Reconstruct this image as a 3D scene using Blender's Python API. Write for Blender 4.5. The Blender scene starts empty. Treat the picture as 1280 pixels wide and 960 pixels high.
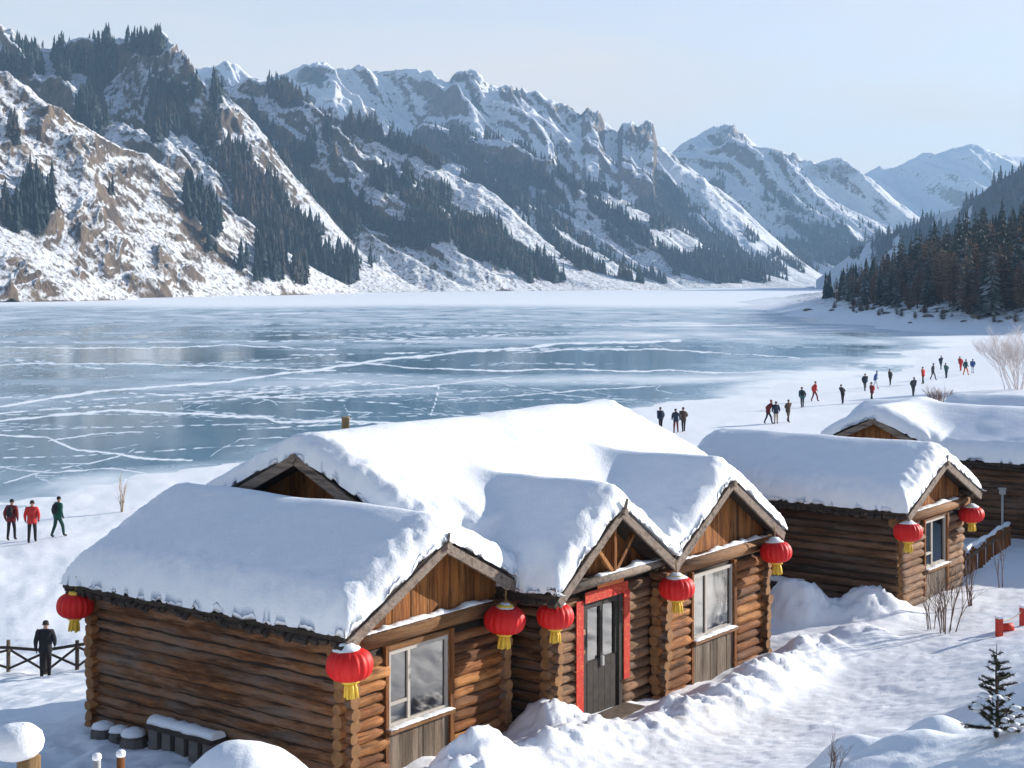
import bpy, math, random
import numpy as np
from mathutils import Vector, Matrix, Quaternion

random.seed(7)
RNG = np.random.default_rng(11)
sc = bpy.context.scene
COL = sc.collection
R = math.radians

# ------------------------------------------------------------------ camera numbers
FPX = 1900.0      # focal length in photo pixels (1280 wide)
CAMZ = 11.0       # metres above the lake
HOR = 350.0       # horizon row


def at(px, py, d):
    return Vector(((px - 640) / FPX * d, d, CAMZ - (py - HOR) / FPX * d))


# ------------------------------------------------------------------ noise
def _h(ix, iy, seed):
    n = (ix.astype(np.int64) * 374761393 + iy.astype(np.int64) * 668265263 + seed * 974711) & 0x7fffffff
    n = ((n ^ (n >> 13)) * 1274126177) & 0x7fffffff
    return (n ^ (n >> 16)) & 0xffff


def perlin(x, y, seed=0):
    x = np.asarray(x, float); y = np.asarray(y, float)
    x0 = np.floor(x); y0 = np.floor(y)
    fx = x - x0; fy = y - y0
    u = fx * fx * fx * (fx * (fx * 6 - 15) + 10); v = fy * fy * fy * (fy * (fy * 6 - 15) + 10)

    def g(ox, oy):
        a = _h(x0 + ox, y0 + oy, seed) * (2 * math.pi / 65536.0)
        return np.cos(a) * (fx - ox) + np.sin(a) * (fy - oy)
    a = g(0, 0) * (1 - u) + g(1, 0) * u
    b = g(0, 1) * (1 - u) + g(1, 1) * u
    return (a * (1 - v) + b * v) * 1.5


def fbm(x, y, o=4, seed=0, gain=.5):
    s = 0; a = 1; t = 0
    for i in range(o):
        s = s + a * perlin(x * 2 ** i, y * 2 ** i, seed + i * 17); t += a; a *= gain
    return s / t


def ridged(x, y, o=4, seed=0, gain=.5):
    s = 0; a = 1; t = 0
    for i in range(o):
        s = s + a * (1 - np.abs(perlin(x * 2 ** i, y * 2 ** i, seed + i * 17)) * 2); t += a; a *= gain
    return s / t


def sstep(a, b, x):
    t = np.clip((x - a) / (b - a), 0, 1)
    return t * t * (3 - 2 * t)


# ------------------------------------------------------------------ mesh helpers
def np_mesh(name, V, F4=None, F3=None, smooth=True, mats=(), attrs=None, midx=None):
    V = np.asarray(V, np.float32)
    me = bpy.data.meshes.new(name)
    n4 = 0 if F4 is None else len(F4); n3 = 0 if F3 is None else len(F3)
    loops = []
    if n4: loops.append(np.asarray(F4, np.int32).ravel())
    if n3: loops.append(np.asarray(F3, np.int32).ravel())
    loops = np.concatenate(loops)
    me.vertices.add(len(V)); me.vertices.foreach_set('co', V.ravel())
    me.loops.add(len(loops)); me.loops.foreach_set('vertex_index', loops)
    me.polygons.add(n4 + n3)
    st = np.concatenate([np.arange(n4) * 4, n4 * 4 + np.arange(n3) * 3]).astype(np.int32)
    tot = np.concatenate([np.full(n4, 4), np.full(n3, 3)]).astype(np.int32)
    me.polygons.foreach_set('loop_start', st); me.polygons.foreach_set('loop_total', tot)
    me.polygons.foreach_set('use_smooth', np.full(n4 + n3, smooth))
    for m in mats: me.materials.append(m)
    if midx is not None: me.polygons.foreach_set('material_index', np.asarray(midx, np.int32))
    if attrs:
        for k, a in attrs.items():
            at_ = me.attributes.new(k, 'FLOAT', 'POINT')
            at_.data.foreach_set('value', np.asarray(a, np.float32).ravel())
    me.update(calc_edges=True)
    return me


def grid_faces(nr, nc):
    i = np.arange(nr - 1)[:, None] * nc + np.arange(nc - 1)[None, :]
    return np.stack([i, i + 1, i + nc + 1, i + nc], -1).reshape(-1, 4)


def link(name, me, parent=None, loc=None, rz=None):
    o = bpy.data.objects.new(name, me)
    COL.objects.link(o)
    if parent is not None: o.parent = parent
    if loc is not None: o.location = loc
    if rz is not None: o.rotation_euler = (0, 0, rz)
    return o


def tag(o, label=None, cat=None, group=None, kind=None):
    if label: o['label'] = label
    if cat: o['category'] = cat
    if group: o['group'] = group
    if kind: o['kind'] = kind
    return o


def thing(name, label, cat, loc, rz=0.0, group=None):
    return tag(link(name, None, None, loc, rz), label, cat, group)


class MB:
    """collects shapes for ONE mesh"""
    def __init__(s): s.v = []; s.f = []; s.m = []

    def add(s, vs, fs, m=0):
        b = len(s.v); s.v += [tuple(v) for v in vs]
        s.f += [tuple(i + b for i in f) for f in fs]; s.m += [m] * len(fs)

    def hexa(s, p, m=0):
        s.add(p, [(0, 3, 2, 1), (4, 5, 6, 7), (0, 1, 5, 4), (1, 2, 6, 5), (2, 3, 7, 6), (3, 0, 4, 7)], m)

    def box(s, x0, x1, y0, y1, z0, z1, m=0):
        s.hexa([(x0, y0, z0), (x1, y0, z0), (x1, y1, z0), (x0, y1, z0), (x0, y0, z1), (x1, y0, z1), (x1, y1, z1), (x0, y1, z1)], m)

    def beam(s, a, b, w, h, up=(0, 0, 1), m=0):
        """square bar from a to b, w across, h along up"""
        a = Vector(a); b = Vector(b); t = (b - a).normalized(); up = Vector(up)
        r = t.cross(up).normalized() * (w / 2); u = r.cross(t).normalized() * (h / 2)
        s.hexa([a - r - u, b - r - u, b + r - u, a + r - u, a - r + u, b - r + u, b + r + u, a + r + u], m)

    def tube(s, pts, rad, n=8, m=0, capm=None, cap=True, ph=0.0, jit=0.0):
        pts = [Vector(p) for p in pts]; k = len(pts); base = len(s.v)
        if not hasattr(rad, '__len__'): rad = [rad] * k
        ref = None
        for i, p in enumerate(pts):
            t = (pts[min(i + 1, k - 1)] - pts[max(i - 1, 0)]).normalized()
            if ref is None: ref = Vector((0, 0, 1)) if abs(t.z) < .9 else Vector((1, 0, 0))
            a = t.cross(ref).normalized(); b = a.cross(t).normalized()
            for j in range(n):
                g = 2 * math.pi * j / n + ph
                s.v.append(tuple(p + (a * math.cos(g) + b * math.sin(g)) * (rad[i] * (1 + (random.uniform(-jit, jit) if jit else 0)))))
        for i in range(k - 1):
            for j in range(n):
                j2 = (j + 1) % n
                s.f.append((base + i * n + j, base + i * n + j2, base + (i + 1) * n + j2, base + (i + 1) * n + j)); s.m.append(m)
        if cap:
            cm = m if capm is None else capm
            s.f.append(tuple(base + j for j in range(n))[::-1]); s.m.append(cm)
            s.f.append(tuple(base + (k - 1) * n + j for j in range(n))); s.m.append(cm)

    def lathe(s, prof, n=16, c=(0, 0, 0), m=0, rib=0.0, nr=0, jit=0.0):
        base = len(s.v); k = len(prof)
        for (r, z) in prof:
            for j in range(n):
                g = 2 * math.pi * j / n
                q = r * (1 - rib * (0.5 - 0.5 * math.cos(g * nr))) if rib else r
                q *= 1 + (random.uniform(-jit, jit) if jit else 0)
                s.v.append((c[0] + q * math.cos(g), c[1] + q * math.sin(g), c[2] + z))
        for i in range(k - 1):
            for j in range(n):
                j2 = (j + 1) % n
                s.f.append((base + i * n + j, base + i * n + j2, base + (i + 1) * n + j2, base + (i + 1) * n + j)); s.m.append(m)
        s.f.append(tuple(base + j for j in range(n))[::-1]); s.m.append(m)
        s.f.append(tuple(base + (k - 1) * n + j for j in range(n))); s.m.append(m)

    def mesh(s, name, mats, smooth=False):
        me = bpy.data.meshes.new(name)
        me.from_pydata(s.v, [], s.f)
        for m in (mats if isinstance(mats, (list, tuple)) else [mats]): me.materials.append(m)
        me.polygons.foreach_set('material_index', s.m)
        if smooth: me.polygons.foreach_set('use_smooth', [len(f) <= 4 for f in s.f])
        me.update()
        return me

    def build(s, name, mats, parent=None, smooth=False, loc=None, rz=None):
        return link(name, s.mesh(name, mats, smooth), parent, loc, rz)


# ------------------------------------------------------------------ material helpers
class NT:
    def __init__(s, name):
        s.mat = bpy.data.materials.new(name); s.mat.use_nodes = True
        s.t = s.mat.node_tree; s.t.nodes.clear()
        s.out = s.n('ShaderNodeOutputMaterial')
        s.p = s.n('ShaderNodeBsdfPrincipled')
        s.l(s.p.outputs[0], s.out.inputs[0])

    def n(s, typ, **kw):
        nd = s.t.nodes.new(typ)
        for k, v in kw.items(): setattr(nd, k, v)
        return nd

    def l(s, a, b): s.t.links.new(a, b)

    def coord(s, scale=(1, 1, 1), which='Object', rot=(0, 0, 0)):
        tc = s.n('ShaderNodeTexCoord'); mp = s.n('ShaderNodeMapping')
        mp.inputs['Scale'].default_value = scale; mp.inputs['Rotation'].default_value = rot
        s.l(tc.outputs[which], mp.inputs[0])
        return mp.outputs[0]

    def noise(s, vec, scale, detail=4, rough=.55, dist=0.0, out=0):
        nd = s.n('ShaderNodeTexNoise')
        nd.inputs['Scale'].default_value = scale; nd.inputs['Detail'].default_value = detail
        nd.inputs['Roughness'].default_value = rough; nd.inputs['Distortion'].default_value = dist
        if vec is not None: s.l(vec, nd.inputs['Vector'])
        return nd.outputs[out]

    def ramp(s, fac, stops):
        r = s.n('ShaderNodeValToRGB'); e = r.color_ramp.elements
        while len(e) > 1: e.remove(e[-1])
        e[0].position = stops[0][0]; e[0].color = (*stops[0][1], 1)
        for p, c in stops[1:]:
            x = e.new(p); x.color = (*c, 1)
        s.l(fac, r.inputs[0])
        return r.outputs[0]

    def mapr(s, v, a, b, c=0.0, d=1.0, smooth=False):
        m = s.n('ShaderNodeMapRange')
        if smooth: m.interpolation_type = 'SMOOTHSTEP'
        for i, x in zip((1, 2, 3, 4), (a, b, c, d)): m.inputs[i].default_value = x
        s.l(v, m.inputs[0])
        return m.outputs[0]

    def math(s, op, a, b=None):
        m = s.n('ShaderNodeMath', operation=op)
        for i, x in enumerate((a, b)):
            if x is None: continue
            if isinstance(x, (int, float)): m.inputs[i].default_value = x
            else: s.l(x, m.inputs[i])
        return m.outputs[0]

    def mix(s, fac, a, b):
        m = s.n('ShaderNodeMix', data_type='RGBA')
        for i, x in ((0, fac), (6, a), (7, b)):
            if isinstance(x, (int, float)): m.inputs[i].default_value = x
            elif isinstance(x, tuple): m.inputs[i].default_value = (*x, 1)
            else: s.l(x, m.inputs[i])
        return m.outputs[2]

    def attr(s, name):
        a = s.n('ShaderNodeAttribute', attribute_name=name)
        return a.outputs['Fac']

    def bump(s, h, strength=.5, dist=.05, normal=None):
        b = s.n('ShaderNodeBump')
        b.inputs['Strength'].default_value = strength; b.inputs['Distance'].default_value = dist
        s.l(h, b.inputs['Height'])
        if normal is not None: s.l(normal, b.inputs['Normal'])
        return b.outputs[0]

    def set(s, color=None, rough=None, normal=None, spec=None, **kw):
        for k, v in (('Base Color', color), ('Roughness', rough), ('Normal', normal), ('Specular IOR Level', spec)):
            if v is None: continue
            if isinstance(v, (int, float)): s.p.inputs[k].default_value = v
            elif isinstance(v, tuple): s.p.inputs[k].default_value = (*v, 1)
            else: s.l(v, s.p.inputs[k])
        return s.mat


def plain(name, col, rough=.6, var=.25, scale=12, bump=.2, spec=.3):
    t = NT(name); c = t.coord()
    n = t.noise(c, scale, 5)
    cc = t.mix(n, tuple(x * (1 - var) for x in col), tuple(min(1, x * (1 + var)) for x in col))
    return t.set(cc, rough, t.bump(n, bump, .01), spec)


def snow_mat(name, scale=1.0, fine=.5, dirt=False):
    t = NT(name); c = t.coord()
    n1 = t.noise(c, 3.5 * scale, 6, .6); n2 = t.noise(c, 28 * scale, 4, .6)
    h = t.math('ADD', n1, t.math('MULTIPLY', n2, .25))
    col = t.mix(t.mapr(n1, .3, .7), (.80, .82, .85), (.86, .87, .88))
    if dirt:
        dm = t.math('MULTIPLY', t.attr('dirt'), t.mapr(t.noise(c, 2.2, 6, .7), .45, .72, 0, .7))
        col = t.mix(dm, col, (.36, .26, .17))
        col = t.mix(t.math('MULTIPLY', t.attr('trodden'), t.mapr(t.noise(c, 5, 5, .7), .45, .7, 0, .3)), col, (.70, .69, .68))
        # far bank: brush, stones poking through
        br = t.math('MULTIPLY', t.attr('brush'), t.mapr(t.noise(c, .55, 8, .75), .5, .56))
        col = t.mix(br, col, (.06, .045, .035))
    t.set(col, .55, t.bump(h, fine, .05 / scale), .25)
    return t.mat


def wood(name, axis, dark, mid, light, grey=None, island=True, greyamt=.4, ring=False):
    """weathered timber, grain along a local axis"""
    t = NT(name)
    sc_ = {'x': (.9, 9, 9), 'y': (9, .9, 9), 'z': (9, 9, .7)}[axis]
    c = t.coord(sc_)
    c2 = t.coord({'x': (.7, 3, 3), 'y': (3, .7, 3), 'z': (3, 3, .7)}[axis])
    g = t.noise(c, 2.2, 9, .72, .8)
    b = t.noise(c2, 1.3, 6, .65)
    col = t.ramp(g, [(.25, dark), (.5, mid), (.72, light)])
    if island:
        ge = t.n('ShaderNodeNewGeometry')
        ri = ge.outputs['Random Per Island']
        col = t.mix(t.mapr(ri, .1, .9, 0, .85), col, t.mix(g, dark, tuple(x * .6 for x in mid)))
        r2 = t.math('FRACT', t.math('MULTIPLY', ri, 7.31))
        col = t.mix(t.math('MULTIPLY', t.mapr(r2, .4, 1, 0, .9), t.mapr(b, .4, .6)), col, light)
    if grey:
        gm = t.math('MULTIPLY', t.mapr(b, .42, .66), greyamt)
        col = t.mix(gm, col, grey)
    # soot / damp streaks
    st = t.mapr(t.noise(t.coord(tuple(.35 * q for q in sc_)), 3.1, 6, .7), .5, .68, 0, .85)
    col = t.mix(st, col, tuple(x * .45 for x in dark))
    t.set(col, .75, t.bump(g, 1.0, .03), .2)
    return t.mat


SNOW = snow_mat('snow', 1.0, .45)
SNOW_G = snow_mat('snow_ground_cover', 1.0, .35, True)
DK, MD, LT = (.045, .018, .008), (.30, .102, .025), (.60, .26, .07)
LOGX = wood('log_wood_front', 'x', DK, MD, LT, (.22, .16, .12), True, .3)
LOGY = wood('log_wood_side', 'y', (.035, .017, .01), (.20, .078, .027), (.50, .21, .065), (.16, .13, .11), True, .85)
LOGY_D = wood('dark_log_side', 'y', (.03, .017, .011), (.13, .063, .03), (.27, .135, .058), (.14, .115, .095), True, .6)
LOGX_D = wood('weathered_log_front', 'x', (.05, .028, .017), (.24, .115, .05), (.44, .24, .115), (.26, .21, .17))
ENDG = plain('log_end_grain', (.23, .115, .047), .85, .75, 5, .6)
PLANK = wood('plank_wood', 'z', (.05, .02, .008), (.32, .108, .024), (.60, .26, .07), (.10, .05, .028), True, .5)
PLANK_G = wood('weathered_plank', 'z', (.07, .05, .035), (.18, .13, .09), (.30, .23, .17), (.25, .22, .19))
BOARD = wood('grey_board', 'y', (.09, .065, .05), (.22, .165, .125), (.34, .27, .21), (.3, .26, .23), False)
BEAM = wood('orange_beam', 'x', (.09, .04, .016), (.3, .14, .05), (.44, .22, .085), (.28, .2, .14))
ROOFM = plain('roof_bark', (.045, .032, .024), .9, .6, 9, .8)
CHINK = plain('chinking', (.035, .024, .017), .95, .4, 10, .5)
FRAME_M = plain('window_frame_paint', (.42, .38, .33), .6, .25, 20, .2)
DARKW = plain('dark_door_wood', (.05, .043, .038), .75, .6, 9, .6, .15)
CURT = plain('curtain_cloth', (.5, .5, .48), .8, .25, 4, .1)
STONE = plain('stone', (.12, .105, .095), .85, .5, 6, .8)
LRED = NT('lantern_red'); LRED.set((.60, .010, .008), .55, None, .3); LRED = LRED.mat
LGOLD = plain('lantern_gold', (.75, .5, .06), .5, .3, 30, .3)
LCAP = plain('lantern_metal_cap', (.2, .13, .04), .5, .3, 20, .2)
REDP = plain('red_paint', (.55, .05, .025), .6, .3, 10, .3)
TWIG = plain('twig_bark', (.14, .09, .065), .85, .4, 30, .3)
TWIG_R = plain('reddish_twig', (.19, .11, .085), .85, .4, 30, .3)
STRAW = plain('dry_straw', (.42, .3, .19), .85, .3, 30, .3)
BARK = plain('conifer_bark', (.075, .052, .04), .9, .5, 10, .6)
METAL = plain('galvanised_metal', (.35, .35, .34), .45, .2, 20, .1)
DIRTW = plain('fence_wood', (.045, .033, .026), .8, .5, 12, .5)


def couplet_mat():
    t = NT('red_paper_couplet'); c = t.coord((1, 1, 1))
    n = t.noise(c, 16, 3, .6, 2.5)
    m = t.mapr(n, .57, .61)
    col = t.mix(m, (.46, .018, .012), (.60, .20, .035))
    col = t.mix(t.mapr(t.noise(c, 5, 5, .7), .5, .7, 0, .5), col, (.2, .02, .012))
    return t.set(col, .6, None, .3)


COUP = couplet_mat()


def glass_mat():
    t = NT('window_glass')
    lw = t.n('ShaderNodeFresnel'); lw.inputs['IOR'].default_value = 1.9
    gl = t.n('ShaderNodeBsdfGlossy'); gl.inputs['Roughness'].default_value = .06
    c = t.coord()
    nb = t.bump(t.noise(c, 1.2, 2), .07, .05); t.l(nb, gl.inputs['Normal'])
    tr = t.n('ShaderNodeBsdfTransparent'); tr.inputs[0].default_value = (.72, .78, .8, 1)
    mx = t.n('ShaderNodeMixShader')
    t.l(t.math('ADD', lw.outputs[0], .12), mx.inputs[0]); t.l(tr.outputs[0], mx.inputs[1]); t.l(gl.outputs[0], mx.inputs[2])
    t.l(mx.outputs[0], t.out.inputs[0])
    return t.mat


GLASS = glass_mat()


def conifer_mat(name, col, snowy=0.0, sc_=.5):
    t = NT(name); c = t.coord()
    n = t.noise(c, sc_, 4, .7)
    ge = t.n('ShaderNodeNewGeometry'); oi = t.n('ShaderNodeObjectInfo')
    cc = t.mix(n, tuple(x * .5 for x in col), tuple(x * 1.6 for x in col))
    cc = t.mix(t.mapr(oi.outputs['Random'], 0, 1, 0, .5), cc, tuple(x * .6 for x in col))
    if snowy:
        sx = t.n('ShaderNodeSeparateXYZ'); t.l(ge.outputs['Normal'], sx.inputs[0])
        m = t.math('MULTIPLY', t.mapr(sx.outputs[2], .25, .75), t.mapr(t.noise(c, 1.2, 4, .7), .42, .62, 0, snowy))
        cc = t.mix(m, cc, (.72, .76, .8))
    return t.set(cc, .8, None, .15)


SPR = conifer_mat('spruce_needles', (.026, .040, .030), .12)
SPR_S = conifer_mat('snowy_spruce_needles', (.03, .045, .036), .75)
LARCH = conifer_mat('bare_larch_twigs', (.20, .115, .068), .03)


def forest_mat():
    t = NT('forest_needles'); c = t.coord()
    n = t.noise(c, .12, 4, .7); big = t.noise(c, .011, 6, .7)
    cc = t.mix(n, (.013, .021, .022), (.036, .052, .048))
    cc = t.mix(t.mapr(big, .52, .62, 0, .85), cc, t.mix(n, (.05, .034, .024), (.115, .08, .055)))
    ge = t.n('ShaderNodeNewGeometry'); sx = t.n('ShaderNodeSeparateXYZ'); t.l(ge.outputs['Normal'], sx.inputs[0])
    m = t.math('MULTIPLY', t.mapr(sx.outputs[2], .3, .6), t.mapr(t.noise(c, .3, 4, .7), .55, .68, 0, .35))
    return t.set(t.mix(m, cc, (.7, .74, .8)), .85, None, .1)


FOR = forest_mat()

# ------------------------------------------------------------------ house frame
P0 = Vector((.64, 25.2)); EF = Vector((.602, .799)); EL = Vector((-.799, .602))
HROT = math.atan2(.799, .602)
Z0 = 3.65


def hw(x, y, z=0.0):
    """house coordinates (x along the front, y to the back-left) -> world"""
    q = P0 + EF * x + EL * y
    return Vector((q.x, q.y, Z0 + z))


def to_house(X, Y):
    dx = X - P0.x; dy = Y - P0.y
    return dx * EF.x + dy * EF.y, dx * EL.x + dy * EL.y


# ------------------------------------------------------------------ ground height
GP = np.array([
    # house terrace
    (-2.4, 22, 3.65), (-7, 25.5, 3.6), (.6, 25.2, 3.55), (2.6, 27.4, 3.45), (4.8, 29.9, 3.42), (8.5, 33.6, 3.62), (10.8, 36.6, 3.65),
    (2, 33, 3.65), (-2, 29, 3.65), (8, 38, 3.65), (13.5, 43, 3.65), (16, 48, 3.6), (11, 50, 3.3), (22, 60, 3.4), (30, 66, 3.4), (22, 46, 3.7),
    (-4, 36, 2.4), (-4, 50, 1.2), (5, 60, 2.2), (15, 75, 1.9), (8, 85, .95), (-8, 80, .45), (30, 85, 2.2), (45, 90, 2.6), (60, 120, 2.5),
    # near path and foreground banks
    (2, 23, 3.62), (4, 24.5, 3.55), (6, 28, 3.45), (.7, 18.5, 3.75), (-1, 20.5, 3.65), (3, 17, 4.55), (4.3, 17.5, 5.15), (6, 18, 5.7), (6.6, 21.5, 4.5), (8, 20, 5.8),
    (7.4, 25, 3.9), (9, 24.5, 4.5), (9.5, 29, 3.95), (12, 28, 4.6), (12, 33, 4.0), (14, 36, 3.9), (20, 30, 5.0), (16, 22, 6.5),
    (0, 12, 5.5), (-10, 12, 6.0), (12, 12, 7.4), (-5.0, 16.5, 4.9), (-8, 18, 4.6), (-3.2, 18.5, 4.1), (-5.5, 20, 3.7), (-20, 14, 6), (30, 14, 9),
    # hollow and plain on the left
    (-8.6, 28, 2.85), (-11, 33, 1.75), (-12.8, 42, .08), (-16, 44, .06), (-20, 32, 1.4), (-11, 24, 3.3), (-19.6, 62, .22), (-12, 60, .6), (-30, 50, .6),
    (-40, 60, .2), (-24, 72, .02), (-21.5, 84, 0), (-15.6, 93, 0), (-34, 74, -.1), (-8, 104, 0), (0, 114, 0), (6, 124, 0),
    # shore to the right
    (13.5, 136, 0), (27.5, 164, 0), (56, 232, 0), (80, 290, .02), (11.6, 105, .4), (35, 150, .35), (52, 174, .35), (70, 220, .3), (85, 250, .4), (25, 118, .5), (60, 170, .8), (80, 200, 1.2), (110, 220, 2),
    # right bank
    (95, 500, .05), (90, 430, .05), (88, 365, .05), (97, 312, .05), (118, 290, .6), (106, 500, 4), (106, 430, 4.5), (104, 370, 4.5), (113, 325, 4.5), (135, 310, 6),
    (128, 490, 8), (138, 410, 10.5), (146, 350, 11), (170, 480, 15), (182, 400, 19), (200, 340, 20), (235, 420, 30), (260, 330, 26), (300, 380, 38), (140, 580, 8), (200, 600, 18), (105, 570, 2), (88, 560, -1), (140, 680, 3), (260, 560, 32),
    # lake bed
    (0, 180, -2), (-30, 120, -1.5), (-60, 100, -1.5), (40, 330, -2.5), (60, 420, -2.5), (0, 500, -4), (-100, 300, -4), (60, 600, -3), (-160, 160, -3), (-90, 70, -.6), (70, 330, -1.2), (70, 500, -2), (20, 230, -1.5), (60, 680, -4),
], float)


def _solve():
    d = np.hypot(GP[:, None, 0] - GP[None, :, 0], GP[:, None, 1] - GP[None, :, 1])
    n = len(GP)
    A = np.zeros((n + 3, n + 3)); A[:n, :n] = d - np.eye(n) * .15
    A[:n, n] = 1; A[:n, n + 1:] = GP[:, :2]; A[n, :n] = 1; A[n + 1:, :n] = GP[:, :2].T
    b = np.zeros(n + 3); b[:n] = GP[:, 2]
    return np.linalg.solve(A, b)


GW = _solve()


def worley(x, y, seed=0):
    x0 = np.floor(x); y0 = np.floor(y); best = np.full(np.shape(x), 9.)
    for ox in (-1, 0, 1):
        for oy in (-1, 0, 1):
            cx = x0 + ox + _h(x0 + ox, y0 + oy, seed) / 65536.; cy = y0 + oy + _h(x0 + ox, y0 + oy, seed + 7) / 65536.
            best = np.minimum(best, np.hypot(x - cx, y - cy))
    return best


def seg_dist(X, Y, pts):
    D = np.full(np.shape(X), 1e9); T = np.zeros(np.shape(X))
    L = 0
    for (ax, ay), (bx, by) in zip(pts[:-1], pts[1:]):
        dx, dy = bx - ax, by - ay; l2 = dx * dx + dy * dy
        t = np.clip(((X - ax) * dx + (Y - ay) * dy) / l2, 0, 1)
        q = np.hypot(X - ax - t * dx, Y - ay - t * dy)
        T = np.where(q < D, L + t * math.sqrt(l2), T); D = np.minimum(D, q); L += math.sqrt(l2)
    return D, T


# snow heaps in house coordinates: (x, y, radius, height)
HEAPS = [(-3.7, -1.1, .55, .5), (-2.9, -1.0, .5, .45), (9.9, .5, .7, .8), (10.7, -.5, .7, .4), (11.3, -1.0, .6, .35), (8.9, -1.5, .6, .2), (-.35, -.1, .5, .45)]
MOUND = [(-3.35, 19.6, 1.15, 1.15), (-4.9, 16.4, 1.0, .4), (4.55, 20.6, .5, .45), (5.5, 20.2, .5, .4), (5.0, 19.2, .5, .3), (8.2, 23.5, 1.2, .35), (7.2, 21.0, .8, .45), (4.0, 18.9, .8, .35)]


def ground(X, Y):
    X = np.asarray(X, float); Y = np.asarray(Y, float)
    sh = X.shape; x = X.ravel(); y = Y.ravel()
    z = np.zeros(len(x))
    for s in range(0, len(x), 40000):
        a = x[s:s + 40000, None]; b = y[s:s + 40000, None]
        z[s:s + 40000] = np.hypot(a - GP[None, :, 0], b - GP[None, :, 1]) @ GW[:-3] + GW[-3] + a[:, 0] * GW[-2] + b[:, 0] * GW[-1]
    near = 1 - sstep(45, 110, y)
    far = sstep(150, 320, y) * sstep(80, 100, x)
    z += near * (.16 * fbm(x * .35, y * .35, 3, 5) + .05 * fbm(x * 1.3, y * 1.3, 3, 9) + .012 * fbm(x * 6, y * 6, 2, 29))
    z += (1 - near) * (.10 * fbm(x * .12, y * .12, 4, 3)) + .025 * fbm(x * .9, y * .5, 3, 13)
    z += far * np.clip(z, 0, 3) / 3 * (1.3 * fbm(x * .05, y * .05, 4, 21) + .5 * fbm(x * .22, y * .22, 3, 22))
    hxa, hya = to_house(x, y)
    dpa, _ = seg_dist(hxa, hya, [(-4, -3.6), (1.4, -2.9), (5, -3.4), (10, -3.2), (15, -3.4), (22, -2.5)])
    z -= .75 * np.exp(-(dpa / 1.7) ** 4) * near * (.16 * fbm(x * .35, y * .35, 3, 5) + .05 * fbm(x * 1.3, y * 1.3, 3, 9))
    m = y < 60
    if m.any():
        xx = x[m]; yy = y[m]; hx, hy = to_house(xx, yy)
        lump = ridged(hx * .9 + .3 * fbm(hx * 2, hy * 2, 2, 44), hy * .9, 3, 40)
        fine = fbm(hx * 3.2, hy * 3.2, 3, 41)
        d1, t1 = seg_dist(hx, hy, [(-5.2, -1.15), (-3.4, -.75), (-1.6, -.75), (-.2, -.95), (.85, -1.35)])
        d2, t2 = seg_dist(hx, hy, [(2.2, -1.2), (3.2, -1.4), (4.8, -1.35), (6.4, -1.25), (7.5, -1.2)])
        n1 = .75 + .5 * fbm(hx * .9, hy * .9, 2, 61)
        add = .36 * n1 * np.exp(-(d1 / .62) ** 2) + .42 * n1 * np.exp(-(d2 / .56) ** 2)
        for (a, b, r, h) in HEAPS:
            add = add + h * np.exp(-(((hx - a) ** 2 + (hy - b) ** 2) / r ** 2) ** 1.4)
        w = np.clip(add / .35, 0, 1)
        wa = .4 * fbm(hx * 3, hy * 3, 2, 48)
        add = add + w * (.16 * np.clip(.62 - worley(hx * 2.6 + wa, hy * 2.6 - wa, 49), 0, 1) + .085 * np.clip(.6 - worley(hx * 5.5 + wa, hy * 5.5, 50), 0, 1))
        add = add + w * (.09 * (lump - .55) + .10 * fine + .075 * np.abs(fbm(hx * 6, hy * 6, 2, 45)) + .03 * fbm(hx * 14, hy * 14, 2, 46))
        for (a, b, r, h) in MOUND:
            add = add + h * np.exp(-(((xx - a) ** 2 + (yy - b) ** 2) / r ** 2) ** 1.3)
        # hollow shade-side clumps left of the cabin
        clum = np.exp(-(((hx + 5.6) ** 2) / 1.2 + ((hy - 5.0) ** 2) / 9))
        add = add + clum * .22 * fbm(hx * 1.1, hy * 1.1, 3, 77)
        # path: level, lightly trodden
        dp, _ = seg_dist(hx, hy, [(-4, -3.4), (1.4, -2.6), (5, -3.6), (10, -3.2), (15, -3.4), (22, -2.5)])
        pathw = np.exp(-(dp / 1.5) ** 4)
        add = add + pathw * (.02 * fbm(hx * 1.6, hy * 1.6, 2, 71) - .018 * np.clip(.35 - worley(hx * 3.4, hy * 3.4, 73), 0, 1) * 3 - .05)
        z[m] += add
    return z.reshape(sh)


def gz(x, y): return float(ground(np.array([x]), np.array([y]))[0])


def hit(px, py, d0=14.0, d1=700.0):
    d = np.exp(np.linspace(math.log(d0), math.log(d1), 3000))
    x = (px - 640) / FPX * d; zr = CAMZ - (py - HOR) / FPX * d
    g = np.maximum(ground(x, d), 0)
    i = int(np.argmax(zr <= g))
    return Vector((x[i], d[i], g[i]))


# ------------------------------------------------------------------ ground sheet
NC, NR = 760, 620
ang = np.linspace(-1.05, 1.05, NC)
ang = np.tan(ang * .62) / math.tan(1.05 * .62) * 1.05     # finer towards the middle
dd = np.concatenate([np.exp(np.linspace(math.log(13), math.log(46), 560)), np.exp(np.linspace(math.log(46.2), math.log(760), 240))]); NR = len(dd)
GX = dd[:, None] * ang[None, :]; GY = np.repeat(dd[:, None], NC, 1)
GZ = ground(GX, GY)
hx, hy = to_house(GX, GY)
dirt = np.exp(-(((hx - 1.7) / 1.3) ** 2 + ((hy + 1.5) / .75) ** 2) ** 1.2) + .5 * np.exp(-(((hx - 3.2) / 1.6) ** 2 + ((hy + 2.6) / .5) ** 2))
dpp, _ = seg_dist(hx, hy, [(-4, -3.4), (1.4, -2.4), (5, -3.6), (10, -3.2), (15, -3.4), (22, -2.5)])
trod = np.exp(-(dpp / 1.6) ** 4) * (GY < 70)
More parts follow.
